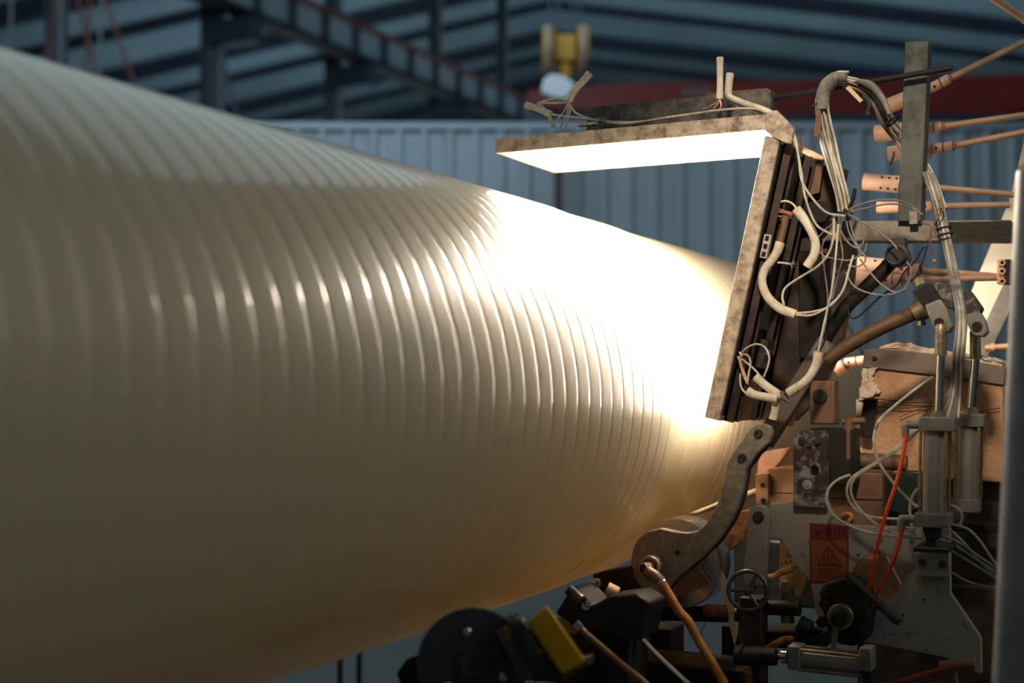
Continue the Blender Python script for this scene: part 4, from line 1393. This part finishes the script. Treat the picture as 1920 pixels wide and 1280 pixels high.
wr.tube(T([(1640, 762), (1690, 765), (1735, 762), (1800, 757)], 3.318), 0.0011, 6, 4)
wr.tube(T([(1686, 782), (1720, 768), (1745, 760)], 3.318), 0.0009, 6, 4)
part('binding_wire', wr, RUST_DARK, bo)
zs = Q(1700, 1090, 3.36).z
b = MB().obox(V((Q(1606, 900, 3.42).x, 3.40, zs)), V((0.36, 0, 0)), AX * 0.20, UP * (Q(1700, 893, 3.40).z - zs))
part('box_stand', b, RUST_DARK, bo)

# foreground post on the right
FPY = 2.20
fp = thing('foreground_post', 'blurred grey post close to the camera along the right edge', 'post', Q(1900, 1280, FPY))
b = MB()
lo = Q(1853, 1330, FPY)
hi = Q(1901, 318, FPY)
dirv = (hi - lo)
foot = lo - dirv * (lo.z / dirv.z)
wd = 0.10


def rrect(c):
    pts = []
    r = 0.034
    for cx, cy, a0 in ((wd - r, r, -90), (wd - r, 0.08 - r, 0), (r, 0.08 - r, 90), (r, r, 180)):
        for k in range(6):
            a = radians(a0 + k * 18)
            pts.append(c + V((cx + r * cos(a), cy + r * sin(a), 0)))
    return pts


A = [b.bm.verts.new(p) for p in rrect(foot)]
B = [b.bm.verts.new(p) for p in rrect(hi)]
b.skin(A, B)
b.bm.faces.new(A[::-1])
b.bm.faces.new(B)
part('post_tube', b, FOREPOST, fp)
b = MB().lathe(hi + V((wd / 2, 0.04, -0.01)), UP, [(0, 0.036), (0.02, 0.036), (0.035, 0.026), (0.05, 0.026)], 20)
part('cap', b, ALU_CAP, fp)

# ------------------------------------------------------------------ cable bundles and loops
def jit(pts, dx, dy, Y):
    return [Q(p[0] + dx + random.uniform(-1.6, 1.6), p[1] + dy * 0.3 + random.uniform(-1, 1), (p[2] if len(p) > 2 else Y) + dy * 0.001 + random.uniform(-.003, .003)) for p in pts]


bu = thing('cable_bundle', 'grey-white cable bundle hung over the black rod, left of the square post', 'cable', Q(1575, 150, 3.13))
path = [(1584, 146), (1566, 147), (1548, 160), (1540, 190), (1545, 230), (1553, 268), (1566, 318), (1577, 360), (1585, 398)]
for i in range(9):
    dx = (i - 4) * 3.0
    part('wire', MB().tube(jit([(x + dx * (0.35 + 0.65 * min(1, abs(k - 1) / 3)), y + (dx * -0.8 if k < 3 else 0)) for k, (x, y) in enumerate(path)], 0, random.uniform(-10, 10), 3.13), 0.0029, 7, 5), (WIRE, WIRE_GREY, WIRE)[i % 3], bu)
b = MB().tube(T([(1587, 145), (1568, 147), (1551, 160), (1543, 180), (1543, 207)], 3.128), 0.021, 14, 6, flat=0.8, radii=[0.012, 0.020, 0.0215, 0.020, 0.0205]).jitter(0.0008)
part('tape_wrap', b, WIRE_GREY, bu, 'loosened grey tape wrap', bevel=0.001)
b = MB().prism(T([(1532, 205), (1538, 206), (1541, 232), (1536, 256), (1525, 256), (1528, 228)], 3.11), AX * 0.003)
part('paper_tag', b, COPPERY_DK, bu, 'brown dangling tape flap')
for x, y, d in ((1576, 155, (0.6, 0, -1)), (1586, 402, (1, 0, 0.1)), (1532, 197, (1, 0, 0.3))):
    b = MB().torus(Q(x, y, 3.125), V((d[2] * -1, 0.0, d[0])), 0.014, 0.0022, 20, 6)
    part('cable_tie', b, BLACK_RUBBER, bu)

b2 = thing('cable_bundle', 'grey-white cable bundle sagging from the black rod behind the square post', 'cable', Q(1640, 170, 3.2))
path = [(1578, 150, 3.16), (1604, 158, 3.17), (1630, 172, 3.19), (1646, 192, 3.2), (1660, 220, 3.23), (1684, 255, 3.28), (1712, 290, 3.29), (1738, 322, 3.26), (1752, 356, 3.2), (1762, 392, 3.17)]
for i in range(8):
    dx = (i - 3.5) * 3.0
    part('wire', MB().tube(jit([(x + dx * min(1, 0.3 + k / 8), y - dx * (0.8 if k < 7 else 0.2), Y) for k, (x, y, Y) in enumerate(path)], 0, random.uniform(-6, 6), 3.2), 0.0027, 7, 5), (WIRE_GREY, WIRE, WIRE)[i % 3], b2)
b = MB().tube(T([(1610, 152), (1634, 160), (1655, 185), (1668, 215)], 3.16), 0.017, 8, 5, flat=0.5, radii=[0.012, 0.019, 0.016, 0.009])
part('tape_wrap', b, WIRE_GREY, b2, 'loosened grey tape wrap')
b = MB().prism(T([(1584, 164), (1594, 162), (1618, 188), (1612, 192)], 3.15), AX * 0.004)
part('plastic_strip', b, STRIP, b2)
b = MB().tube(T([(1618, 180), (1628, 188), (1630, 200), (1626, 212), (1630, 216)], 3.15), 0.005, 8, 4)
part('cable_tie', b, BLACK_RUBBER, b2)
for x, y in ((1672, 228), (1626, 184)):
    b = MB().torus(Q(x, y, 3.21), V((0.6, 0, -0.8)), 0.0165, 0.003, 20, 6)
    part('cable_tie', b, BLACK_RUBBER, b2)
b = MB().tube(T([(1676, 284), (1674, 296), (1668, 308)], 3.16), 0.003, 7, 4)
part('loose_tail', b, BLACK_RUBBER, b2)

b3 = thing('cable_bundle', 'grey cable bundle falling past the frame beam and crank head to the cylinders', 'cable', Q(1775, 440, 3.14))
path = [(1740, 322, 3.17), (1752, 356, 3.165), (1764, 395, 3.16), (1773, 440, 3.15), (1783, 490, 3.10), (1795, 545, 2.95), (1801, 590, 2.88), (1802, 630, 2.86), (1797, 668, 2.87)]
ends = [[(1786, 720), (1770, 770), (1740, 800)], [(1788, 720), (1775, 765), (1752, 800)], [(1790, 725), (1780, 770), (1768, 800)],
        [(1794, 730), (1786, 775), (1782, 800)], [(1797, 735), (1790, 780), (1786, 805)], [(1799, 735), (1796, 775), (1791, 800)], [(1788, 715), (1768, 760), (1738, 792)]]
for i in range(7):
    dx = (i - 3) * 2.7
    pts = [(x + dx, y, Y) for x, y, Y in path] + [(x, y, 2.95) for x, y in ends[i]]
    part('wire', MB().tube(jit(pts, 0, 0, 3), 0.0026, 7, 5), (WIRE_GREY, WIRE_GREY, WIRE)[i % 3], b3)
for x, y, Y in ((1770, 428, 3.14), (1772, 440, 3.14)):
    b = MB().torus(Q(x, y, Y), V((0.2, 0, -1)), 0.0165, 0.0026, 20, 6)
    part('cable_tie', b, BLACK_RUBBER, b3)
wires(b3, [[(1764, 375), (1768, 388), (1764, 400), (1755, 414), (1750, 420)], [(1762, 374), (1760, 390), (1752, 412)]], 0.0016, HOSE_BROWN, 3.13, 'twist_tie')
wires(b3, [[(1720, 418), (1740, 420), (1750, 428), (1756, 440), (1764, 442)], [(1746, 430), (1744, 448), (1748, 470), (1752, 488)], [(1760, 442), (1742, 446), (1736, 452)]], 0.002, COPPERY_DK, 3.13, 'binding_string')
b = MB().ball(Q(1752, 489, 3.13), 0.0045, 10)
part('string_knot', b, SLEEVE_IN, b3)

# tangle of loose loops at the left end of the frame beam
lp = thing('wire_tangle', 'tangle of loose grey wire loops hanging at the left end of the frame beam', 'wire', Q(1588, 402, 3.1))
wires(lp, [[(1588, 400), (1610, 412), (1620, 435), (1617, 458), (1604, 464), (1588, 452), (1576, 430), (1572, 400)],
           [(1590, 402), (1600, 440), (1612, 470), (1622, 480), (1620, 492), (1606, 500), (1590, 496)],
           [(1586, 402), (1590, 430), (1602, 455), (1612, 466)],
           [(1580, 405), (1575, 440), (1580, 480), (1570, 520), (1560, 560)],
           [(1592, 398), (1625, 390), (1660, 383), (1690, 384), (1712, 392), (1730, 402)],
           [(1592, 392), (1630, 378), (1670, 374), (1700, 380), (1722, 396)],
           [(1594, 404), (1640, 430), (1670, 452), (1682, 466)],
           [(1585, 510), (1600, 535), (1625, 548), (1660, 553), (1690, 545), (1704, 528), (1708, 505), (1700, 490)],
           [(1612, 485), (1635, 515), (1655, 535), (1680, 548), (1700, 540)],
           [(1556, 436), (1542, 460), (1545, 500), (1552, 560), (1545, 620), (1530, 655)],
           [(1568, 400), (1560, 420), (1548, 430), (1530, 450)],
           [(1534, 468), (1545, 480), (1562, 484), (1590, 488), (1610, 480), (1622, 470), (1625, 455)]], 0.0021, WIRE_GREY, 3.09)
wires(lp, [[(1590, 570), (1592, 590), (1604, 596), (1625, 580), (1650, 556), (1680, 535), (1695, 510), (1715, 490), (1732, 462)],
           [(1738, 460), (1730, 490), (1715, 520), (1700, 530)],
           [(1568, 470), (1580, 500), (1562, 520)]], 0.0024, BLACK_RUBBER, 3.1, 'black_wire')
b = MB().cyl(Q(1566, 436, 3.09), Q(1565, 448, 3.09), 0.0048)
part('yellow_ferrule', b, YELLOW, lp, 'small yellow ferrule')
b = MB().torus(Q(1588, 402, 3.09), V((1, 0, 0.4)), 0.012, 0.004, 18, 6)
part('knot', b, BLACK_RUBBER, lp)
b = MB().tube([Q(1592, 392, 3.12), Q(1600, 372, 3.12), Q(1603, 354, 3.12)], 0.009, 8, 4, flat=0.5)
part('strap_end', b, BLACK_RUBBER, lp)

# hoses looping round the front air cylinder
cl = thing('hose_loops', 'pale grey thin hoses looping left of the front air cylinder', 'hose', Q(1600, 920, 2.95))
wires(cl, [[(1724, 800, 2.92), (1700, 822), (1672, 846), (1640, 868), (1612, 885), (1594, 900), (1588, 926), (1604, 954), (1636, 969), (1690, 973, 2.9)],
           [(1722, 806, 2.92), (1690, 836), (1655, 862), (1618, 884), (1600, 900), (1596, 925), (1610, 952), (1640, 980), (1680, 1000), (1712, 1004)],
           [(1594, 890), (1570, 900), (1553, 918), (1551, 944), (1565, 968), (1600, 988), (1640, 1000), (1690, 1006), (1730, 1008)],
           [(1748, 706, 3.25), (1715, 730, 3.2), (1680, 758, 3.1), (1652, 784), (1641, 806), (1639, 834), (1651, 872), (1680, 911), (1708, 940), (1720, 950)],
           [(1720, 915), (1709, 935), (1706, 960), (1710, 985)]], 0.0032, WIRE, 2.93, 'thin_hose')
c4 = thing('hose_fan', 'pale grey thin hoses fanning from the front cylinder foot to the right post', 'hose', Q(1790, 1000, 2.95))
wires(c4, [[(1760, 1012), (1790, 1022), (1830, 1048), (1880, 1080)], [(1768, 1004), (1800, 1018), (1840, 1046), (1885, 1076)],
           [(1782, 994), (1805, 1015), (1840, 1055), (1885, 1095)], [(1783, 982), (1815, 992), (1838, 1015), (1860, 1048), (1885, 1080)],
           [(1783, 1032), (1810, 1048), (1845, 1070), (1885, 1095)], [(1779, 945), (1797, 954), (1804, 970), (1800, 984)],
           [(1783, 1073), (1810, 1088), (1840, 1098), (1885, 1104)]], 0.0030, WIRE_GREY, 2.98, 'thin_hose')

# ------------------------------------------------------------------ lower left machinery
# black cross shaft, post and cream strips
cs = thing('cross_shaft', 'thick black cross shaft with scorched end under the roller', 'shaft', Q(1300, 1165, 3.05))
a, c = Q(1196, 1148, 3.05), Q(1388, 1152, 3.05)
part('shaft', MB().cyl(a, c, 0.0185, seg=24), BLACK_STEEL, cs)
b = MB().cyl(Q(1322, 1146, 3.045), Q(1386, 1148, 3.045), 0.0165, seg=20).jitter(0.0015)
part('scorched_end', b, ORANGE_RUST, cs, 'rusty scorched end')
b = MB()
for x, y in ((1185, 1145), (1196, 1140), (1262, 1142), (1318, 1160)):
    b.tube(T([(x, y), (x + 3, y + 10), (x - 3, y + 24), (x + 1, y + 40)], 3.03), 0.0012, 6, 4)
part('hanging_thread', b, WIRE_GREY, cs, 'thin hanging plastic threads')
vp = thing('black_upright', 'black greasy upright column under the hand wheel', 'column', Q(1405, 1290, 2.97))
b = MB().obox(V((Q(1386, 1200, 3.01).x, 3.01, 0.0)), V((m(42, 1400, 1200, 3.0), 0, 0)), AX * 0.06, UP * Q(1400, 1120, 3.01).z)
part('column', b, RUST_DARK, vp, bevel=0.003)
b = MB().tube(T([(1430, 1222), (1455, 1206), (1475, 1198), (1488, 1200)], 2.98), 0.008, 8, 4).jitter(0.001)
part('rusty_drip', b, ORANGE_RUST, vp, 'rusty drip')
b = MB().obox(Q(1430, 1212, 3.06), V((m(110, 1480, 1180, 3.0), 0, 0)), AX * 0.12, UP * 0.035)
b.cyl(Q(1440, 1138, 3.08), Q(1500, 1140, 3.08), 0.018)
b.cyl(Q(1518, 1182, 3.08), Q(1542, 1184, 3.08), 0.007)
b.cyl(Q(1498, 1168, 3.08), Q(1520, 1180, 3.08), 0.02)
part('cross_member', b, BLACK_STEEL, vp)
b = MB().prism(T([(1394, 1250), (1406, 1250), (1414, 1300), (1402, 1300)], 2.93), AX * 0.006)
solo('amber_strip', b, ORANGE_RUST, 'amber hardened strip hanging at the bottom edge beside the horizontal cylinder', 'strip', Q(1402, 1262, 2.93))
b = MB().prism(T([(1351, 1066), (1357, 1078), (1364, 1098), (1365, 1120), (1377, 1146), (1366, 1150), (1356, 1112), (1344, 1082)], 2.99), AX * 0.004)
b.prism(T([(1366, 1166), (1384, 1166), (1382, 1190), (1377, 1209), (1372, 1190)], 2.99), AX * 0.004)
b.obox(Q(1366, 1168, 2.991), V((0.012, 0, 0)), AX * 0.002, UP * 0.024)
solo('cream_offcut', b, STRIP, 'cream plastic offcut strip hanging left of the hand wheel', 'strip', Q(1360, 1100, 3.08))

# arm body behind the yellow block, with roller
ab = thing('roller_arm', 'black roller arm between the yellow block and the rotary joint', 'arm', Q(1130, 1180, 2.7))
b = MB().prism(T([(1060, 1118), (1066, 1102), (1084, 1106), (1102, 1124), (1110, 1136), (1140, 1118), (1190, 1112), (1220, 1130), (1204, 1200), (1160, 1196), (1110, 1180), (1072, 1172), (1040, 1150)], 2.66), AX * 0.10)
part('arm_casting', b, BLACK_STEEL, ab, bevel=0.006)
b = MB().cyl(Q(1066, 1104, 2.64), Q(1088, 1124, 2.64), 0.012, seg=14)
part('bright_edge', b, BOLT, ab)
for x, y in ((1101, 1134), (1119, 1092)):
    b = MB().lathe(Q(x, y, 2.66), V((0, -1, 0)), [(0, 0.010), (0.008, 0.010), (0.011, 0.006), (0.011, 0.001)], 14)
    part('bolt', b, CHROME, ab)
b = MB().lathe(Q(1136, 1106, 2.80), V((1, 0.35, -0.5)), [(0, 0.020), (0.025, 0.020), (0.028, 0.017)], 20)
part('small_roller', b, COPPERY, ab)
b = MB().prism(T([(1110, 1076), (1190, 1060), (1230, 1110), (1190, 1160), (1130, 1160)], 2.98), AX * 0.06)
part('carrier', b, BLACK_STEEL, ab, bevel=0.004)
b = MB().obox(V((Q(1090, 1200, 2.76).x, 2.74, 0.0)), V((0.12, 0, 0)), AX * 0.12, UP * (Q(1100, 1172, 2.76).z))
part('leg', b, BLACK_STEEL, ab)
# dark machine bed
bd = thing('machine_bed', 'black machine bed under the pipe and hoses', 'machine', Q(1200, 1300, 3.0))
b = MB().obox(V((Q(1000, 1222, 2.95).x, 2.95, 0.0)), V((Q(1395, 1222, 2.95).x - Q(1000, 1222, 2.95).x, 0, 0)), AX * 0.16, UP * Q(1200, 1238, 2.95).z)
part('bed', b, BLACK_STEEL, bd, bevel=0.006)
b = MB().obox(V((Q(1218, 1180, 3.1).x, 3.1, Q(1218, 1214, 3.1).z - 0.03)), V((0.055, 0, 0)), AX * 0.1, UP * 0.08)
part('bed_block', b, BLACK_STEEL, bd, bevel=0.004)
b = MB().obox(V((Q(1352, 1180, 3.1).x, 3.1, Q(1352, 1214, 3.1).z - 0.03)), V((0.03, 0, 0)), AX * 0.1, UP * 0.085)
part('bed_block', b, BLACK_STEEL, bd, bevel=0.004)
b = MB().obox(V((Q(985, 1190, 3.0).x, 3.0, 0.0)), V((0.27, 0, 0)), AX * 0.3, UP * Q(1060, 1186, 3.0).z)
part('bed_column', b, BLACK_STEEL, bd, bevel=0.006)

hs = [(1082, 1170), (1098, 1187), (1130, 1214), (1165, 1244), (1200, 1272), (1225, 1295)]
hb = thing('brown_hose', 'translucent brown hose sloping down right of the yellow block', 'hose', Q(1082, 1170, 2.62))
part('hose_body', MB().tube(T(hs, 2.62), 0.0072, 12, 5), HOSE_BROWN, hb)
b = MB().cyl(Q(1080, 1167, 2.62), Q(1090, 1178, 2.62), 0.009, seg=14)
part('ferrule', b, CHROME, hb)
hs = [(1178, 1166), (1198, 1190), (1225, 1220), (1258, 1252), (1300, 1290), (1320, 1306)]
solo('grey_hose', MB().tube(T(hs, 2.78), 0.0085, 12, 5, flat=0.6), HOSE_GREY, 'dull grey flat hose sloping down left of the orange hose', 'hose', Q(1178, 1166, 2.78))

# toothed disc unit with yellow block, close to the camera
DY = 1.98
sw = thing('toothed_disc_unit', 'dark blurred toothed disc on a blue-black motor, in front of the pipe bottom', 'machine', Q(890, 1280, DY))
cdisc = Q(886, 1246, DY)
axd = V((0.42, -0.9, 0.12)).normalized()
Rd = m(106, 886, 1240, DY)
u_, v_ = ortho(axd)
b = MB()
prof = []
for i in range(144):
    a = 2 * pi * i / 144
    rr = Rd if i % 2 else Rd * 0.965
    prof.append(cdisc + (u_ * cos(a) + v_ * sin(a)) * rr)
b.prism(prof, axd * -0.006)
part('toothed_disc', b, TEAL_DARK, sw)
b = MB().lathe(cdisc, axd, [(0, 0.03), (0.004, 0.03), (0.006, 0.02), (0.014, 0.02), (0.014, 0.010), (0.006, 0.010)], 26)
part('hub', b, BOLT, sw)
for a in (40, 160, 280):
    p = cdisc + (u_ * cos(radians(a)) + v_ * sin(radians(a))) * 0.055
    part('disc_bolt', MB().lathe(p, axd, [(0, 0.007), (0.005, 0.007), (0.007, 0.004), (0.007, 0.001)], 12), CHROME, sw)
b = MB().lathe(cdisc - axd * 0.006, -axd, [(0, 0.05), (0.004, 0.075), (0.05, 0.078), (0.052, 0.088), (0.064, 0.088), (0.066, 0.07), (0.16, 0.066), (0.17, 0.05)], 40)
part('motor_housing', b, TEAL_DARK, sw)
fcn = Q(985, 1214, DY + 0.02)
axf = V((0.86, 0.2, -0.45)).normalized()
axf = (RGT * 0.87 + UP * 0.42 + FWD * 0.18).normalized()
b = MB().lathe(fcn - axf * 0.012, axf, [(0, 0.03), (0.0, 0.058), (0.012, 0.060), (0.024, 0.058), (0.024, 0.03)], 36)
part('flange', b, BLACK_STEEL, sw)
b = MB().lathe(fcn - axf * 0.034, axf, [(0, 0.046), (0.022, 0.05)], 36)
part('gear_neck', b, TEAL_DARK, sw)
part('flange_bolt', MB().lathe(Q(975, 1165, DY), V((0.2, -1, 0.1)), [(0, 0.008), (0.006, 0.008), (0.009, 0.004), (0.009, 0.001)], 12), CHROME, sw)
b = MB().obox(V((cdisc.x - 0.05, DY + 0.04, 0)), V((0.14, 0, 0)), AX * 0.10, UP * (cdisc.z - 0.05))
part('stand', b, BLACK_STEEL, sw)
b = MB().prism(T([(742, 1262), (760, 1236), (775, 1232), (812, 1290), (760, 1320)], DY), AX * 0.05)
b.bar(Q(772, 1232, DY - 0.01), Q(806, 1292, DY - 0.01), 0.012, 0.02, AX)
part('guard_foot', b, BLACK_STEEL, sw, bevel=0.004)
y0 = T([(986, 1169), (1025, 1134), (1098, 1238), (1054, 1264)], DY)
yb = thing('yellow_block', 'bright yellow square block tilted beside the toothed disc unit', 'block', Q(1050, 1264, DY))
b = MB().prism(y0, ray(1040, 1200).normalized() * 0.05)
part('block', b, YELLOW, yb, bevel=0.004)
b = MB().prism(T([(1044, 1245), (1056, 1272), (1102, 1246), (1100, 1232)], DY + 0.06), AX * 0.03)
part('block_seat', b, BOLT, yb)

# distant bits below the pipe: pipe stands
for i, (x, lab) in enumerate(((632, 'grey thin upright rail post under the pipe, left one'), (668, 'grey thin upright rail post under the pipe, right one'))):
    b = MB().obox(V(DD(x, 1250, 5.5).to_tuple()[:2] + (0.0,)), RGT * 0.02, FWD * 0.03, UP * 0.62)
    solo('rail_post', b, POST_GREY, lab, 'post', (DD(x, 1250, 5.5).x, DD(x, 1250, 5.5).y, 0))
